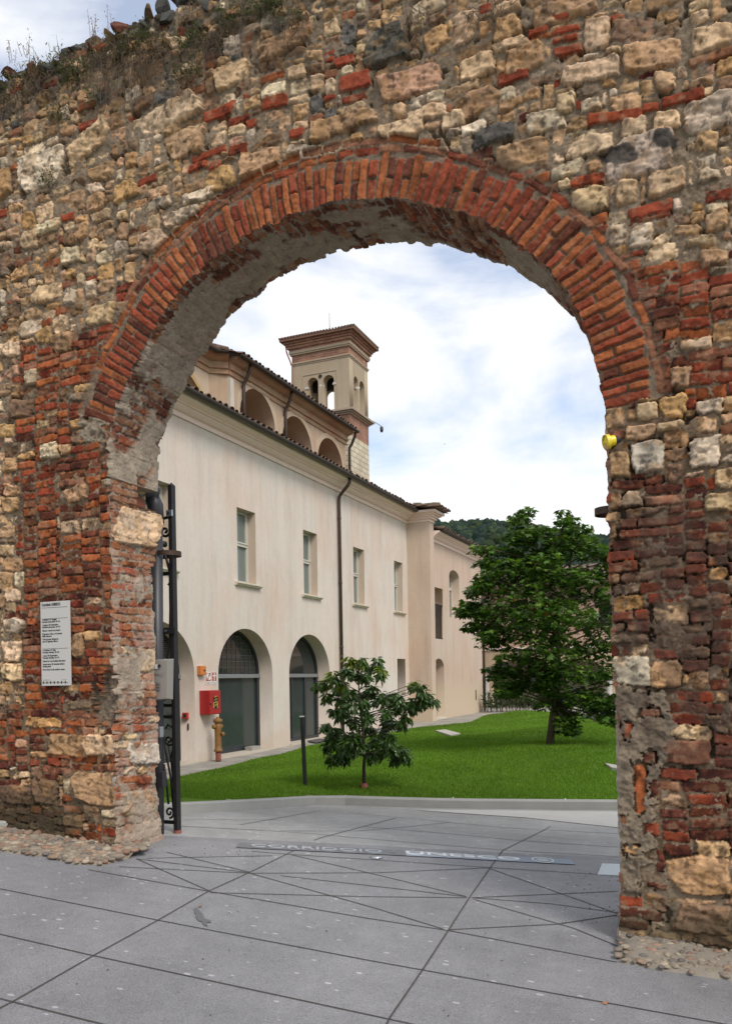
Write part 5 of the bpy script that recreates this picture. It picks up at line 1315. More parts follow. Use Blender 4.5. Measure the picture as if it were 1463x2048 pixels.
    dx=(b-a); L=np.hypot(dx[0],dx[1]); u=dx/L; n=np.array((-u[1],u[0],0)); zt_=W(915,1074)[2]; zr=W(915,1070)[2]
    def Q(s,t_,z): p=a+u*s+n*t_; return (p[0],p[1],z)
    def bx(s0,s1,t0,t1,z0,z1): return MB().add([Q(s,t_,z) for z in (z0,z1) for t_ in (t0,t1) for s in (s0,s1)],[(0,2,3,1),(4,5,7,6),(0,1,5,4),(2,6,7,3),(0,4,6,2),(1,3,7,5)])
    bx(0,L,0,6,a[2]-3,zt_).build('wall',simple('villa_wall',(.38,.24,.15),.9,0,.1,.3),v)
    e=.8
    MB().add([Q(-e,-e,zt_+.01),Q(L+e,-e,zt_+.01),Q(L+e,6+e,zt_+.01),Q(-e,6+e,zt_+.01),Q(2,3,zr),Q(L-2,3,zr)],[(0,1,5,4),(1,2,5),(2,3,4,5),(3,0,4),(3,2,1,0)]).build('roof',simple('villa_roof',(.30,.13,.09),.9,0,.2,1),v)
    for s in (.25,.8): bx(L*s,L*s+.9,2.4,3.2,zt_,zr+1.1).build('chimney',M_white,v)
    for k in range(4): bx(L*(.12+.22*k),L*(.12+.22*k)+1,-.06,-.01,a[2]+.1,zt_-.5).build('window',M_in,v)
hill()
# ---------------------------------------------------------------- STREET-LEVEL OBJECTS
def along(P,fx): return [fx(*p) for p in P]
# bollard
b0=pg(607,1592); bz=b0.z+.09; b0=b0+Vector((0,.06,0))
bo=empty('bollard_light',(b0.x,b0.y,bz),'slim black square bollard with a pale cap on the kerb','bollard')
bp=[(b0.x,b0.y,bz-.05),(b0.x-.035,b0.y,bz+.99)]
mb=MB(); w_=.022
mb.add([(x+sx*w_,y+sy*w_,z) for (x,y,z) in bp for sx,sy in ((-1,-1),(1,-1),(1,1),(-1,1))],[(3,2,1,0),(4,5,6,7),(0,1,5,4),(1,2,6,5),(2,3,7,6),(3,0,4,7)]); mb.build('post',M_anth,bo,bevel=.003)
x,y,z=bp[1]; MB().box(x-.026,x+.026,y-.026,y+.026,z+.001,z+.018).build('cap',M_white,bo,bevel=.003)
MB().add([(px_-w_-.0015,py_+sy*w_*.7,pz) for (px_,py_,pz) in bp for sy in (-1,1)],[(0,1,3,2)]).build('side_trim',M_zinc,bo)
# hydrant
hy=onX(430,1519,XF+.22); hx,hyy=XF+.30,hy[1]
hd=empty('fire_hydrant',(hx,hyy,0),'weathered ochre pillar fire hydrant beside the red hose cabinet','hydrant')
MB().lathe([(.055,0),(.058,.02),(.055,.10),(.06,.16),(.055,.19)],hx,hyy,16).build('base',M_rustred,hd,True)
MB().lathe([(.085,.19),(.09,.21),(.085,.235),(.07,.25),(.068,.30),(.066,.55),(.07,.63),(.076,.68),(.07,.73),(.06,.745),(.062,.76),(.085,.775),(.092,.80),(.09,.835),(.05,.85),(.03,.86),(.028,.885),(.001,.886)],hx,hyy,18).build('barrel',M_hydrant,hd,True)
for (dx,dy,z) in ((.11,.02,.54),(-.02,-.10,.69),(.0,.10,.69)):
    L=math.hypot(dx,dy); ux,uy=dx/L,dy/L
    MB().tube([(hx+ux*.04,hyy+uy*.04,z),(hx+ux*.09,hyy+uy*.09,z),(hx+ux*.092,hyy+uy*.092,z),(hx+ux*.125,hyy+uy*.125,z),(hx+ux*.14,hyy+uy*.14,z)],[.035,.035,.045,.045,.018],12).build('outlet',M_hydrant,hd,True)
# hose cabinet
a=onX(404,1383,XF);b=onX(440,1383,XF); y0=onX(418,1430,XF+.22)[1]; y1=onX(441,1427,XF+.22)[1]; z0=onX(404,1429,XF)[2]; z1=onX(404,1381,XF)[2]
cb=empty('hose_cabinet',(XF,(y0+y1)/2,z0),'red steel fire hose cabinet with glazed door on the plaster wall','cabinet')
MB().box(XF+.003,XF+.22,y0,y1,z0,z1).build('case',M_red,cb,bevel=.008)
MB().box(XF+.221,XF+.235,y0+.01,y1-.01,z0+.01,z1-.01).build('door',M_red,cb,bevel=.004)
ym=(y0+y1)/2; wy=(y1-y0)
MB().box(XF+.2351,XF+.238,ym-wy*.18,ym+wy*.22,z0+.11,z1-.13).build('glass',M_glass,cb)
mb=MB(); 
for k in range(4): z=z0+.17+k*.055; mb.tube([(XF+.241,ym-.03,z),(XF+.241,ym+.04,z+.03),(XF+.241,ym+.05,z+.012)],.007,5)
mb.box(XF+.239,XF+.241,ym-wy*.17,ym-wy*.10,z0+.12,z0+.25); mb.box(XF+.239,XF+.241,ym+wy*.13,ym+wy*.2,z0+.12,z0+.25)
mb.build('yellow_hose',simple('hose_yellow',(.5,.35,.05),.6),cb)
MB().tube([(XF+.236,y0+.03,(z0+z1)/2-.03),(XF+.25,y0+.03,(z0+z1)/2-.03)],.02,10).build('lock',M_ink,cb)
# fire signs
sg=onX(411,1344,XF);sg2=onX(421,1362,XF);sg3=onX(423.5,1344,XF);sg4=onX(432,1362,XF)
def sign_fire(name,y0,y1,z0,z1,lab,kind):
    e=empty(name,(XF,y0,z0),lab,'sign'); hgt=z1-z0; wr=(y1-y0)
    MB().box(XF+.004,XF+.008,y0,y1,z0-.07,z1).build('plate',M_white,e)
    MB().box(XF+.0085,XF+.010,y0+.008,y1-.008,z0+.0,z1-.008).build('red_field',M_red,e)
    mb=MB(); cy=(y0+y1)/2; cz=(z0+z1)/2
    if kind=='hose':
        pts=[(XF+.013,cy+(.02+.0085*k*.9)*math.cos(k*.5)*1.0,cz-.01+(.02+.0085*k*.9)*math.sin(k*.5)*1.0) for k in range(2,16) ]
        for R_ in (.022,.046,.066): mb.tube([(XF+.013,cy+R_*math.cos(2*PI*k/20),cz-.01+R_*math.sin(2*PI*k/20)) for k in range(21)],.007,4)
        mb.tube([(XF+.013,cy-.062,cz),(XF+.013,cy-.05,cz+.075),(XF+.013,cy+.05,cz+.075)],.008,4)
        txt='IDRANTE'
    else:
        mb.box(XF+.0105,XF+.012,cy-.016,cy+.016,cz-.085,cz+.035).box(XF+.0105,XF+.012,cy-.055,cy-.017,cz+.005,cz+.03).box(XF+.0105,XF+.012,cy+.017,cy+.055,cz+.005,cz+.03)
        mb.tube([(XF+.0105,cy,cz+.06),(XF+.013,cy,cz+.06)],.022,12)
        txt='ATTACCO'
    mb.build('symbol',M_white,e)
    m=text_mesh(txt,.032,Matrix(((0,0,1,XF+.0085),(1,0,0,cy),(0,1,0,z0-.05),(0,0,0,1))),None,None,ext=.0005,align='CENTER',bold=.0006); mesh_obj('lettering',m,M_ink,e)
sign_fire('hydrant_sign',sg[1],sg2[1],sg2[2],sg[2],'red and white wall sign showing a coiled hose, left of a pair','hose')
sign_fire('connection_sign',sg3[1],sg4[1],sg4[2],sg3[2],'red and white wall sign with a cross-shaped pipe symbol, right of a pair','pipe')
# orange alarm box
a=onX(394,1350,XF);b=onX(405,1332,XF); e=empty('alarm_box',a,'small orange alarm box above the hose signs on the wall','alarm')
MB().box(XF+.003,XF+.09,a[1],b[1],a[2],b[2]).build('case',M_orange,e,bevel=.01)
MB().tube([(XF+.088,(a[1]+b[1])/2+.03,(a[2]+b[2])/2),(XF+.096,(a[1]+b[1])/2+.03,(a[2]+b[2])/2)],.022,10).build('button',M_dark,e)
# red call point inside the arch reveal
c1=onY(373,1431,13.9); e=empty('call_point',c1,'tiny red break glass call point in the left archway reveal','call point')
MB().box(c1[0]-.06,c1[0]+.06,13.84,13.897,c1[2]-.06,c1[2]+.06).build('case',M_redlt,e,bevel=.006); MB().box(c1[0]-.035,c1[0]+.035,13.835,13.839,c1[2]-.03,c1[2]+.03).build('glass',M_ink,e)
c1=onY(377,1453,13.9); o=MB().box(c1[0]-.012,c1[0]+.012,13.88,13.899,c1[2]-.06,c1[2]+.06).build('bell_push',M_dark); tag(o,'narrow dark door fitting below the red call point','bell push')
# white brick at door 2, mat
th=onX(505,1490,XF-.1); o=MB().box(XF-.3,XF-.12,th[1],th[1]+.38,zpath(16)+.031,zpath(16)+.11).build('door_stop_block',simple('grey_block',(.34,.32,.28),.9)); tag(o,'small pale block lying on the doorstep of the middle shopfront','block')
m_=[ppath(*p) for p in ((612,1483),(640,1478),(660,1481),(632,1487))]; o=strip_poly('door_mat',[Vector((x,y,zpath(y)+.02)) for x,y,z in m_],simple('mat_grey',(.1,.09,.085),.95),0); tag(o,'dark flat mat on the path before the right shopfront','mat')
# ---------------------------------------------------------------- THINGS ON THE OLD WALL
def info_sign():
    y=YF-.055; A=onY(81,1204,y);B=onY(139.5,1201,y);C1=onY(81,1371.5,y);D1=onY(139.5,1371,y)
    x0,x1=A[0],B[0]; z1=(A[2]+B[2])/2; z0=(C1[2]+D1[2])/2; print('sign',x0,x1,z0,z1)
    e=empty('information_panel',(x0,y,z0),'tall narrow white visitor panel with opening hours fixed to the brickwork','sign')
    MB().box(x0,x1,y,y+.008,z0,z1).build('panel',simple('off_white_panel',(.52,.49,.45),.45,0,.03,4),e,bevel=.001)
    mb=MB()
    for sx in (x0+.04,x1-.04):
        for sz in (z0+.06,z1-.06): mb.tube([(sx,y+.008,sz),(sx,y+.09,sz)],.008,8)
    mb.build('spacers',M_steel,e)
    Hh=z1-z0; Ww=x1-x0
    lines=[(.050,.060,'Corridoio UNESCO',1.25),(.222,.029,'1 ottobre–31 maggio',1),(.248,.029,'martedì–domenica 10–18',1),(.285,.029,'1 giugno–30 settembre',1),(.311,.029,'martedì–domenica 10–19',1),(.352,.029,'Chiuso i lunedì non festivi',1),(.392,.029,"L'ingresso è fino a 45 minuti",1),(.418,.029,'dalla chiusura',1),(.455,.029,"Tutti gli spazi all'aperto",1),(.481,.029,'sono a ingresso libero',1),
     (.585,.029,'1 October–31 May',1),(.611,.029,'Tuesday–Sunday 10–18',1),(.650,.029,'1 June–30 September',1),(.676,.029,'Tuesday–Sunday 10–19',1),(.715,.029,'Closed on non-holiday Mondays',1),(.752,.029,'Latest entry 45 minutes before',1),(.778,.029,'closing time',1),(.816,.029,'Free entry to all outdoor areas',1)]
    ms=[]
    def wid(q,z): m=text_mesh(q,z,Matrix.Identity(4),None,None); xs=[v.co.x for v in m.vertices]; return max(xs)-min(xs)
    kx1=.77*Ww/wid('Closed on non-holiday Mondays',.029*Hh*.92); kx2=.63*Ww/wid('Corridoio UNESCO',.060*Hh*.75)
    for fy,sz,s,bd in lines:
        s_z=sz*Hh*(.92 if sz<.05 else .75); ms.append(text_mesh(s,s_z,Matrix(((kx1 if sz<.05 else kx2,0,0,x0+.05*Ww),(0,0,-1,y-.0012),(0,1,0,z1-fy*Hh),(0,0,0,1))),None,None,ext=.0004,bold=.0004 if sz<.05 else .001))
    join_me(ms,'opening_hours_text',M_ink,e)
    mb=MB()
    for fy in (.072,.202,.560,): mb.box(x0+.05*Ww,x1-.08*Ww,y-.0012,y-.0002,z1-fy*Hh-.0012,z1-fy*Hh+.0012)
    mb.build('rules',M_ink,e)
    mb=MB(); r_=random.Random(2)
    for k in range(7):
        cx=x0+Ww*(.08+.125*k); z=z1-.962*Hh
        mb.box(cx-.012,cx+.0,y-.0012,y-.0002,z-.01,z+.01).box(cx+.003,cx+.02,y-.0012,y-.0002,z-.003,z+.001)
    mb.box(x0+.05*Ww,x0+.28*Ww,y-.0012,y-.0002,z1-.933*Hh,z1-.930*Hh).box(x0+.7*Ww,x0+.86*Ww,y-.0012,y-.0002,z1-.933*Hh,z1-.931*Hh)
    mb.build('partner_marks',M_ink,e)
info_sign()
# lamp on the right pier
def lamp():
    c=Vector(onY(1227,881,YF-.005)); e=empty('wall_lamp',c,'yellow lensed lamp tucked behind the edge of the right pier','lamp')
    ax=Vector((-.85,-.5,-.2)).normalized(); s=ax.orthogonal().normalized(); tt=ax.cross(s)
    R_=.032
    MB().tube([c+ax*.0,c+ax*.05],[R_,R_],24).build('lens',M_yellow,e)
    MB().tube([c+ax*.035,c+ax*.058],[R_+.012,R_+.012],24,cap=False).build('rim',simple('yellow_rim',(.75,.6,.05),.4),e)
    MB().tube([c-ax*.09,c-ax*.0],[R_*.7,R_*.9],16).build('housing',M_ink,e)
    p=Vector(onY(1221,856,YF+.05)); MB().box(p.x-.03,p.x+.05,p.y-.03,p.y+.06,p.z-.02,p.z+.05).build('bracket',M_ink,e,bevel=.004)
lamp()
def hoop(name,cx,cy,z,r,hgt,lab,x_to):
    n=28; mb=MB(); a0=0
    vs=[];fs=[]
    pts=[(x_to,cy-r)]+[(cx+r*math.sin(PI*k/n)*(1 if cx>x_to else -1),cy-r*math.cos(PI*k/n)) for k in range(n+1)]+[(x_to,cy+r)]
    th=.006
    for i,(x,y) in enumerate(pts):
        a=pts[max(0,i-1)];b=pts[min(len(pts)-1,i+1)]; dx,dy=b[0]-a[0],b[1]-a[1]; L=math.hypot(dx,dy) or 1; nx,ny=-dy/L*th,dx/L*th
        vs+=[(x,y,z-hgt/2),(x+nx,y+ny,z-hgt/2),(x+nx,y+ny,z+hgt/2),(x,y,z+hgt/2)]
    for i in range(len(pts)-1):
        for k in range(4): fs.append((i*4+k,i*4+(k+1)%4,(i+1)*4+(k+1)%4,(i+1)*4+k))
    o=mb.add(vs,fs).build(name,simple('rusted_flat_bar',(.075,.045,.032),.6,.5,.4,25)); 
    return o
YG=6.02
q=onY(1190,1026,YF+.32); o=hoop('gate_hinge_hoop',q[0]+.09,YF+.32,q[2],.09,.045,'',-.40); tag(o,'rusty iron hinge hoop jutting from the right pier','hinge strap')
q=onY(361,1107,YG); o=hoop('gate_hinge_hoop',q[0]-.11,YG-.02,q[2],.11,.04,'',-4.75); tag(o,'rusty iron hinge hoop clasping the post by the left pier','hinge strap')
# rain pipe by the left jamb
pb=onY(316,1690,5.93); pt=onY(314,1000,5.93)
e=empty('jamb_rain_pipe',(pb[0],5.93,.2),'dark grey round pipe standing behind the edge of the left pier','pipe')
MB().tube([(pb[0],5.93,.1),(pt[0]-.005,5.93,pt[2]-.05)],.052,16).build('pipe',M_pipe,e,True)
MB().tube([(pt[0]-.005,5.93,pt[2]-.22),(pt[0]-.012,5.92,pt[2]-.05),(pt[0]-.03,5.89,pt[2]+.02)],[.064,.07,.07],16).build('socket',M_pipe,e,True)
MB().tube([(pt[0]-.0,5.93,pt[2]+.04),(pt[0]-.06,5.84,pt[2]+.07),(pt[0]-.16,5.78,pt[2]+.06)],[.076,.076,.07],16).build('collar',M_pipe,e,True)
for z in (.95,1.9): MB().tube([(pb[0],5.93,z),(pb[0],5.93,z+.05)],.058,16).build('clip',M_pipe,e,True)
# wrought iron gate leaf folded against the back of the wall
def gate():
    y=YG+.03; ztp=onY(340,972,y)[2]; zbt=ground(-4.2,y)+.06
    xp=onY(350.5,1400,y)[0]; e=empty('iron_gate',(xp,y,zbt),'black wrought iron gate leaf with scrollwork folded back beside the left pier','gate')
    MB().box(xp-.02,xp+.02,y-.03,y+.03,zbt-.02,ztp).build('hinge_post',M_dark,e,bevel=.004)
    MB().add([(xp-.02,y-.03,ztp+.001),(xp+.02,y-.03,ztp+.001),(xp+.02,y+.03,ztp+.001),(xp-.02,y+.03,ztp+.001),(xp,y,ztp+.03)],[(3,2,1,0),(0,1,4),(1,2,4),(2,3,4),(3,0,4)]).build('post_cap',M_dark,e)
    xl=xp-1.75; hb=simple('gate_iron',(.03,.028,.028),.45,.7,.3,20,.2)
    for z in (zbt+.03,zbt+.95,zbt+1.05,zbt+2.2): MB().box(xl,xp-.028,y-.012,y+.012,z,z+.03).build('rail',hb,e)
    MB().box(xl-.04,xl-.001,y-.02,y+.02,zbt,ztp-.3).build('stile',hb,e)
    def scroll(cx,cz,r,turns,a0,dirn,tail):
        pts=[]; n=int(18*turns)
        for k in range(n+1):
            f=k/n; a=a0+dirn*2*PI*turns*f; rr=r*(.18+.82*f); pts.append((cx+rr*math.cos(a),y,cz+rr*math.sin(a)))
        return pts+[(cx+dx,y,cz+dz) for dx,dz in tail]
    def S(pts,r=.010,nm='scroll'): MB().tube(pts,r,7).build(nm,hb,e,True)
    # rows of paired scrolls all along the leaf
    x=xp-.012
    k=0
    while x>xl+.2:
        w_=.13; c=x-w_/2
        # lower panel : big S with spiral at the foot
        S(scroll(c-0.0031,zbt+.13,.050,1.35,PI*.2,-1,[]))
        S([(c+0.0403,y,zbt+.15),(c+0.0186,y,zbt+.42),(c-0.0310,y,zbt+.66),(c-0.0465,y,zbt+.80)],.010,'bar')
        S([(c-0.0124,y,zbt+.20),(c-0.0310,y,zbt+.40),(c-0.0527,y,zbt+.55)],.010,'bar')
        S([(c+0.0558,y,zbt+.30),(c+0.0217,y,zbt+.6),(c-0.0062,y,zbt+.74)],.010,'bar')
        S(scroll(c+0.0062,zbt+.76,.047,1.3,PI*1.2,1,[]))
        S([(c+0.0465,y,zbt+.80),(c+0.0434,y,zbt+.68),(c+0.0186,y,zbt+.58)],.009,'bar')
        S([(c-0.0310,y,zbt+.86),(c+0.0000,y,zbt+.90),(c+0.0434,y,zbt+.87)],.009,'bar')
        # upper panel
        S(scroll(c+0.0062,zbt+1.15,.042,1.2,0,1,[]))
        S([(c-0.0434,y,zbt+1.10),(c-0.0465,y,zbt+1.25),(c-0.0186,y,zbt+1.42),(c+0.0310,y,zbt+1.6),(c+0.0434,y,zbt+1.9),(c+0.0434,y,zbt+2.2)],.011,'bar')
        S(scroll(c+0.0186,zbt+1.34,.035,1.1,PI,1,[]),.008)
        x-=w_+.01; k+=1
    # head scrolls at the top of the post
    S([(xp-.12,y,ztp-.28),(xp-.05,y,ztp-.27),(xp-.02,y,ztp-.25)],.014,'bar')
    S(scroll(xp-.075,ztp-.39,.05,1.2,PI*1.5,1,[]),.012)
    S([(xp-.12,y,ztp-.52),(xp-.07,y,ztp-.62),(xp-.035,y,ztp-.74),(xp-.03,y,ztp-.84),(xp-.05,y,ztp-.86)],.012,'bar')
    MB().tube([(xp-.16,y-.03,ztp-.49),(xp-.05,y-.03,ztp-.51)],.026,10).build('hinge_pin',M_dark,e,True)
    z=onY(343,1028,y)[2]; MB().box(xp-.03,xp+.032,y-.045,y-.031,z-.028,z+.028).build('clamp',M_steel,e,bevel=.003)
    MB().tube([(xp-.005,y-.05,z),(xp-.005,y-.046,z)],.012,10).build('bolt',M_ink,e)
    z=onY(343,1262,y)[2]; MB().box(xp-.16,xp+.045,y-.05,y-.031,z-.028,z+.028).build('bracket',M_dark,e,bevel=.003); MB().tube([(xp-.05,y-.058,z),(xp-.05,y-.051,z)],.012,10).build('bolt',M_steel,e)
    MB().tube([(xp,y,zbt-.10),(xp,y,zbt-.02)],.035,12).build('foot_pivot',M_rustred,e)
    # lock box
    z=onY(322,1465,y-.1)[2]; q=onY(321,1465,5.86); MB().box(q[0]-.03,q[0]+.02,5.83,5.88,q[2]-.04,q[2]+.05).build('latch',M_zinc,e,bevel=.005)
    q=onY(323,1555,5.86); MB().box(q[0]-.035,q[0]+.025,5.84,5.90,q[2]-.08,q[2]+.05).build('latch',M_ink,e,bevel=.005)
gate()
# intercom box
def intercom():
    y=5.80; A=onY(306,1318,y);B=onY(340,1402,y)
    e=empty('intercom_box',(A[0],y,B[2]),'grey tinted plastic intercom cover on the left pier beside the gate post','intercom')
    t=NT('smoky_plastic'); t.out((.27,.25,.225),.25,0,.5)
    MB().add([(A[0],y+.06,B[2]),(B[0]-.01,y+.06,B[2]+.01),(B[0]+.005,y+.06,A[2]),(A[0],y+.06,A[2]),(A[0]+.03,y-.04,B[2]+.01),(B[0]-.012,y-.02,B[2]+.02),(B[0]-.0,y-.02,A[2]-.01),(A[0]+.03,y-.04,A[2]-.01)],[(3,2,1,0),(4,5,6,7),(0,1,5,4),(1,2,6,5),(2,3,7,6),(3,0,4,7)]).build('cover',t.m,e,bevel=.006)
    mb=MB(); x0=A[0]+.05;x1=B[0]-.02;zz=A[2]; hh=A[2]-B[2]
    yy=y-.043
    mb.box(x0,x1,yy,yy+.004,zz-.36*hh,zz-.35*hh)
    for r_ in range(3):
        for c in range(2): mb.box(x0+.01+c*.022,x0+.026+c*.022,yy,yy+.004,zz-(.60+.07*r_)*hh,zz-(.56+.07*r_)*hh)
    mb.build('keypad',M_zinc,e)
    MB().box(x0+.0,x0+.025,yy,yy+.004,zz-.24*hh,zz-.13*hh).build('label_plate',M_white,e); MB().tube([(x0+.045,yy-.002,zz-.17*hh),(x0+.045,yy+.004,zz-.17*hh)],.014,12).build('camera_lens',M_ink,e)
intercom()
# ---------------------------------------------------------------- PEBBLES AT THE WALL FOOT
def pebbles(name,poly,n,seed,lab,size,col):
    r_=random.Random(seed); g=np.random.default_rng(seed)
    bm=bmesh.new(); bmesh.ops.create_icosphere(bm,subdivisions=2,radius=1); bv=np.array([v.co[:] for v in bm.verts]); bf=np.array([[v.index for v in f.verts] for f in bm.faces]); bm.free()
    xs=[p[0] for p in poly];ys=[p[1] for p in poly]; V=[];Fc=[];C=[];n0=0; pts=[];tr=0
    while len(pts)<n and tr<n*60:
        tr+=1; x=r_.uniform(min(xs),max(xs));y=r_.uniform(min(ys),max(ys)); s=r_.uniform(*size)
        if not inpoly(np.array([x]),np.array([y]),poly)[0]: continue
        if any((x-a)**2+(y-b)**2<((s+c)*.72)**2 for a,b,c in pts): continue
        pts.append((x,y,s))
    for x,y,s in pts:
        P=bv*(s*r_.uniform(.8,1.2),s*r_.uniform(.6,.9),s*r_.uniform(.35,.55)); P=P*(1+.22*(g.random((len(bv),1))-.5)); a=r_.uniform(0,PI); R=np.array(Matrix.Rotation(a,3,'Z')); P=P@R.T
        d=max(0,(YF-y)); z=ground(x,y)+.020+max(0,.035-d*.1)*1.0
        V.append(P+(x,y,z));Fc.append(bf+n0);n0+=len(bv)
        c=np.array(r_.choice([(.30,.25,.19),(.33,.23,.16),(.27,.22,.17),(.36,.30,.22),(.28,.17,.12),(.17,.15,.13),(.24,.19,.15)]))*r_.uniform(.7,1.1); C.append(np.repeat(c[None],len(bv),0))
    o=mesh_obj(name,np_mesh(name,np.concatenate(V),np.concatenate(Fc),np.concatenate(C),True),mat_attr('pebble_'+str(seed),.85,50,.3,.4,.004)); tag(o,lab,'pebbles',kind='stuff')
    # mortar bed, a low haunch against the wall
    xs_=np.linspace(min(xs),max(xs),50); bmv=[]
    bm=bmesh.new(); vs=[bm.verts.new((x,y,0)) for x,y in poly]; bm.faces.new(vs)
    for x in np.arange(-7,2,.08): bmesh.ops.bisect_plane(bm,geom=bm.verts[:]+bm.edges[:]+bm.faces[:],plane_co=(x,0,0),plane_no=(1,0,0))
    for y in np.arange(3.5,6.5,.08): bmesh.ops.bisect_plane(bm,geom=bm.verts[:]+bm.edges[:]+bm.faces[:],plane_co=(0,y,0),plane_no=(0,1,0))
    bmesh.ops.triangulate(bm,faces=bm.faces)
    for v in bm.verts:
        d=max(0,YF-v.co.y); bd_=len(v.link_edges)>0 and any(len(e_.link_faces)==1 for e_ in v.link_edges)
        v.co.z=ground(v.co.x,v.co.y)+.016+max(0,.035-d*.1)+r_.uniform(0,.012) if not (bd_ and d>.05) else ground(v.co.x,v.co.y)-.01
    bmesh.ops.recalc_face_normals(bm,faces=bm.faces)
    me=bpy.data.meshes.new('mortar_haunch'); bm.to_mesh(me); bm.free(); o=mesh_obj('mortar_bed',me,simple('haunch_mortar_'+str(seed),col,.95,0,.25,20,.5),None,True); o['kind']='structure'
gp=lambda px,py:(pg(px,py).x,pg(px,py).y)
pebbles('cobble_edging',[(-6.8,5.3),(-6.8,4.75),gp(-60,1690),gp(0,1704),gp(90,1716),gp(150,1730),gp(205,1733),gp(250,1719),gp(285,1712),gp(300,1704),(-4.42,5.6),(-4.42,5.3)],430,5,'edging of small rounded cobbles at the foot of the left pier',(.022,.055),(.26,.21,.155))
pebbles('cobble_edging',[(-.66,5.9),gp(1237,1880),gp(1234,1926),gp(1330,1945),gp(1463,1963),gp(1600,1990),(1.2,5.0),(1.2,5.3),(-.50,5.3),(-.48,5.9)],330,6,'mortared edging of rounded pebbles at the foot of the right pier',(.014,.034),(.25,.215,.17))
# crumbs and grit on the paving
def grit():
    r_=random.Random(8); mb=MB()
    for k in range(150):
        if k<70: px,py=r_.uniform(1120,1236),r_.uniform(1740,1850)
        elif k<110: px,py=r_.uniform(270,520),r_.uniform(1690,1715)
        else: px,py=r_.uniform(50,1230),r_.uniform(1700,2040)
        p=pg(px,py); s=r_.uniform(.002,.007); mb.add([(p.x+s,p.y,p.z+.004),(p.x-s*.6,p.y+s*.8,p.z+.004),(p.x-s*.6,p.y-s*.8,p.z+.004),(p.x,p.y,p.z+.004+s)],[(0,1,3),(1,2,3),(2,0,3)])
    o=mb.build('grit',simple('grit',(.05,.04,.032),.95,0,.4,200)); tag(o,'scattered dark grit and soil crumbs on the paving','grit',kind='stuff')
    p=pg(400,1815); MB_=MB().add([(p.x-.012,p.y-.008,p.z+.006),(p.x+.012,p.y-.006,p.z+.006),(p.x+.010,p.y+.012,p.z+.014),(p.x-.008,p.y+.01,p.z+.009)],[(0,1,2,3)]); o=MB_.build('fallen_leaf',simple('brown_leaf',(.2,.09,.04),.8)); tag(o,'tiny brown fallen leaf on the paving near the damp stain','leaf')
    p=pg(1208,2009); o=MB().add([(p.x-.015,p.y-.006,p.z+.006),(p.x+.012,p.y-.008,p.z+.006),(p.x+.014,p.y+.008,p.z+.014),(p.x-.008,p.y+.008,p.z+.009)],[(0,1,2,3)]).build('fallen_leaf',simple('orange_leaf',(.4,.15,.06),.8)); tag(o,'tiny orange fallen leaf on the paving at the lower right','leaf')
grit()
# ---------------------------------------------------------------- PLANTS GROWING ON THE WALL TOP
def weed(px,py,kind,lab,seed,w=.25,hh=.2,drop=.2):
    g=np.random.default_rng(seed); b=np.array(onY(px,py,YF-.04)); t=empty('wall_weed',b,lab,'plant','weeds rooted in the old wall')
    mb=MB(); P=[];D=[];S=[];C=[]
    ns=int(w*(150 if kind in 'gf' else 85))
    for k in range(ns):
        o=b+np.array([g.uniform(-w,w)/1.0*.5,g.uniform(-.03,.05),g.uniform(-.05,.03)])
        if kind in 'dr' :   # dry hanging stems
            e_=o+np.array([g.normal(0,.05),-g.uniform(.01,.08),-g.uniform(.2,1)*drop*.75]); m_=(o+e_)/2+np.array([g.normal(0,.03),-.04,.03])
            q=e_+np.array([g.normal(0,.03),.0,-.03]); mb.tube([o,m_,e_,q],[.0022,.002,.0015,.001],3)
            if kind=='r' and g.random()<.6: pass
        if kind in 'gdf':
            e_=o+np.array([g.normal(0,.04),-g.uniform(0,.08),g.uniform(.3,1)*hh]); 
            if k%2==0: mb.tube([o,(o+e_)/2+g.normal(0,.008,3),e_],[.002,.0017,.001],3)
            for j in range(7 if kind!='f' else 4):
                f=g.random(); p=o+(e_-o)*f; a=g.uniform(0,2*PI); P.append(p+g.normal(0,.012,3)); D.append(np.array([math.cos(a),math.sin(a)-.3,g.uniform(-.4,1)])); S.append(g.uniform(.012,.03))
                c=(.07,.095,.03) if kind!='d' else (.14,.10,.055)
                if kind=='f' and f>.75: c=(.5,.45,.36)
                C.append(np.array(c)*g.uniform(.5,1.4))
        if kind=='s' and k<9:  # tall bare flower stalks
            e_=o+np.array([g.normal(0,.035),0,g.uniform(.5,1)*hh]); mb.tube([o,(o+e_)/2+g.normal(0,.01,3),e_],[.0025,.002,.0014],4)
            for j in range(10):
                f=g.uniform(.5,1); p=o+(e_-o)*f; P.append(p+g.normal(0,.012,3)); D.append(g.normal(0,1,3)); S.append(g.uniform(.010,.02)); C.append(np.array((.25,.14,.10))*g.uniform(.6,1.4))
    if mb.v: mb.build('stems',simple('dry_stem_'+str(seed),(.12,.08,.05),.95),t)
    if P: leaf_cloud('leaves',np.array(P),np.array(D),np.array(S),LANC,LANF,M_leaf,t,np.array(C),g)
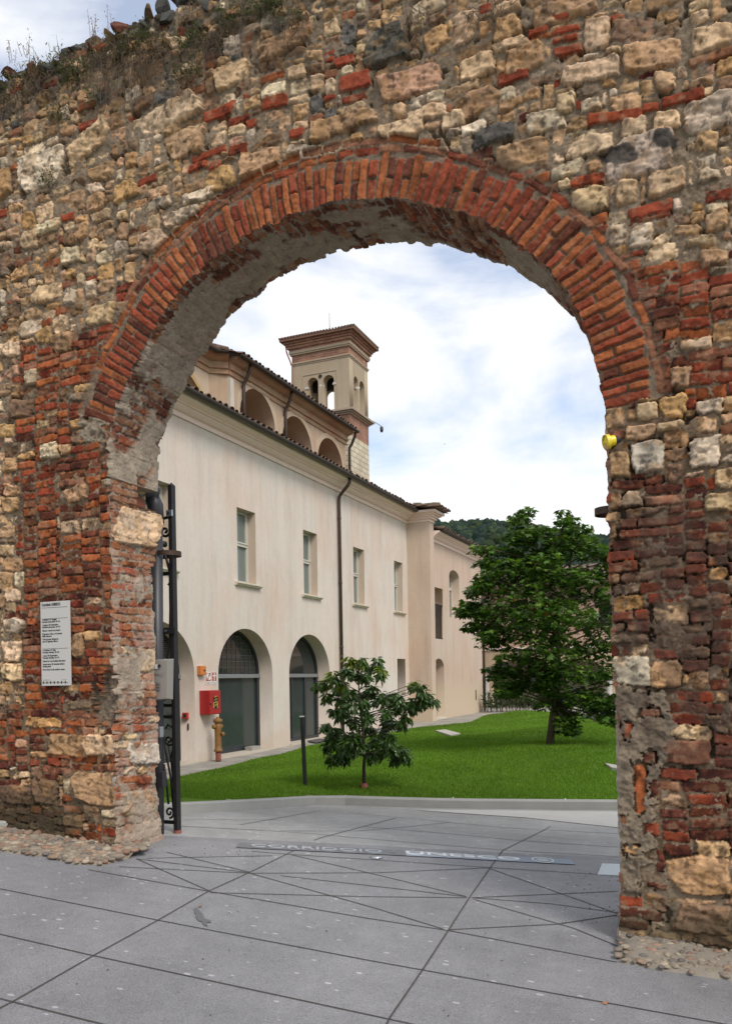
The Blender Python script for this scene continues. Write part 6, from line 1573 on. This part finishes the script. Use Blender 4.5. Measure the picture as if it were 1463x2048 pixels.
W_=[(30,165,'f','pale flowering weed at the far left of the wall top',.45,.16,.2),(75,155,'d','brown dried tuft near the left end of the wall top',.35,.15,.2),(100,130,'f','whitish flowering plant on the wall top left of the dry bush',.3,.14,.2),
(20,200,'d','dry patch of stems hanging at the left edge below the wall top',.4,.1,.3),(160,140,'f','cream flowered clump between two dark stones on the wall top',.3,.14,.2),(150,160,'g','green leafy clump under the cream flowers',.3,.14,.2),(200,105,'s','tall bare flower stalks standing against the sky on the wall top',.22,.45,.2),
(215,115,'d','reddish dry clump below the tall stalks',.5,.16,.25),(270,95,'g','yellow green cushion plant at the crest of the wall',.35,.17,.2),(265,115,'d','large brown bush of dried stems drooping from the wall top',.55,.12,.42),(255,130,'r','hanging grey roots below the large dry bush',.45,.1,.5),
(300,110,'d','dry tangle right of the large bush',.35,.12,.35),(380,90,'g','green plant on the dark stones below the skyline heap',.25,.16,.2),(375,150,'g','small leafy plant rooted mid wall above the beige stones',.22,.12,.2),(360,165,'r','dry twigs hanging under the small leafy plant',.28,.1,.22),
(440,75,'d','brownish weeds high on the wall near the top edge',.35,.14,.25),(490,35,'g','yellow green weed at the top edge left of centre',.45,.18,.2),(545,20,'g','green weed hanging at the top edge near the frame top',.3,.16,.2),(585,40,'r','dark hanging rootlets at the top edge',.3,.1,.3),(590,48,'g','little green sprig under the hanging rootlets',.14,.1,.2),
(120,232,'g','small green plant in a joint on the upper left of the wall',.18,.1,.1),(195,203,'g','small fresh green sprig beside the tan stones upper left',.16,.1,.1),(98,365,'g','dark green sprig under the big grey stone at left',.14,.1,.1),(830,25,'r','dark hanging roots at the top centre of the wall',.3,.1,.25),(970,30,'r','dry hanging stems at the top right of centre',.3,.1,.22),(40,115,'s','short thin stalks against the sky at the left end',.2,.2,.1),(375,35,'s','thin stalks on the skyline beside the stone heap',.12,.2,.1)]
for i,(px,py,kd,lab,w__,hh_,dr_) in enumerate(W_): weed(px,py,kd,lab,60+i,w__,hh_,dr_)
# a bird far off
p=Vector(onD(888,888,80)); o=MB().add([(p.x+a*.35,p.y+b*.35,p.z+c*.35) for a,b,c in ((-.45,0,.12),(-.12,-.1,.02),(0,-.25,0),(.12,-.1,.02),(.45,0,.14),(0,.3,.02),(0,0,-.08))],[(0,1,5),(1,2,6),(2,3,6),(3,4,5),(1,6,5),(3,5,6),(1,3,5)]).build('bird',M_ink); tag(o,'tiny dark bird flying in the sky right of the tower','bird')
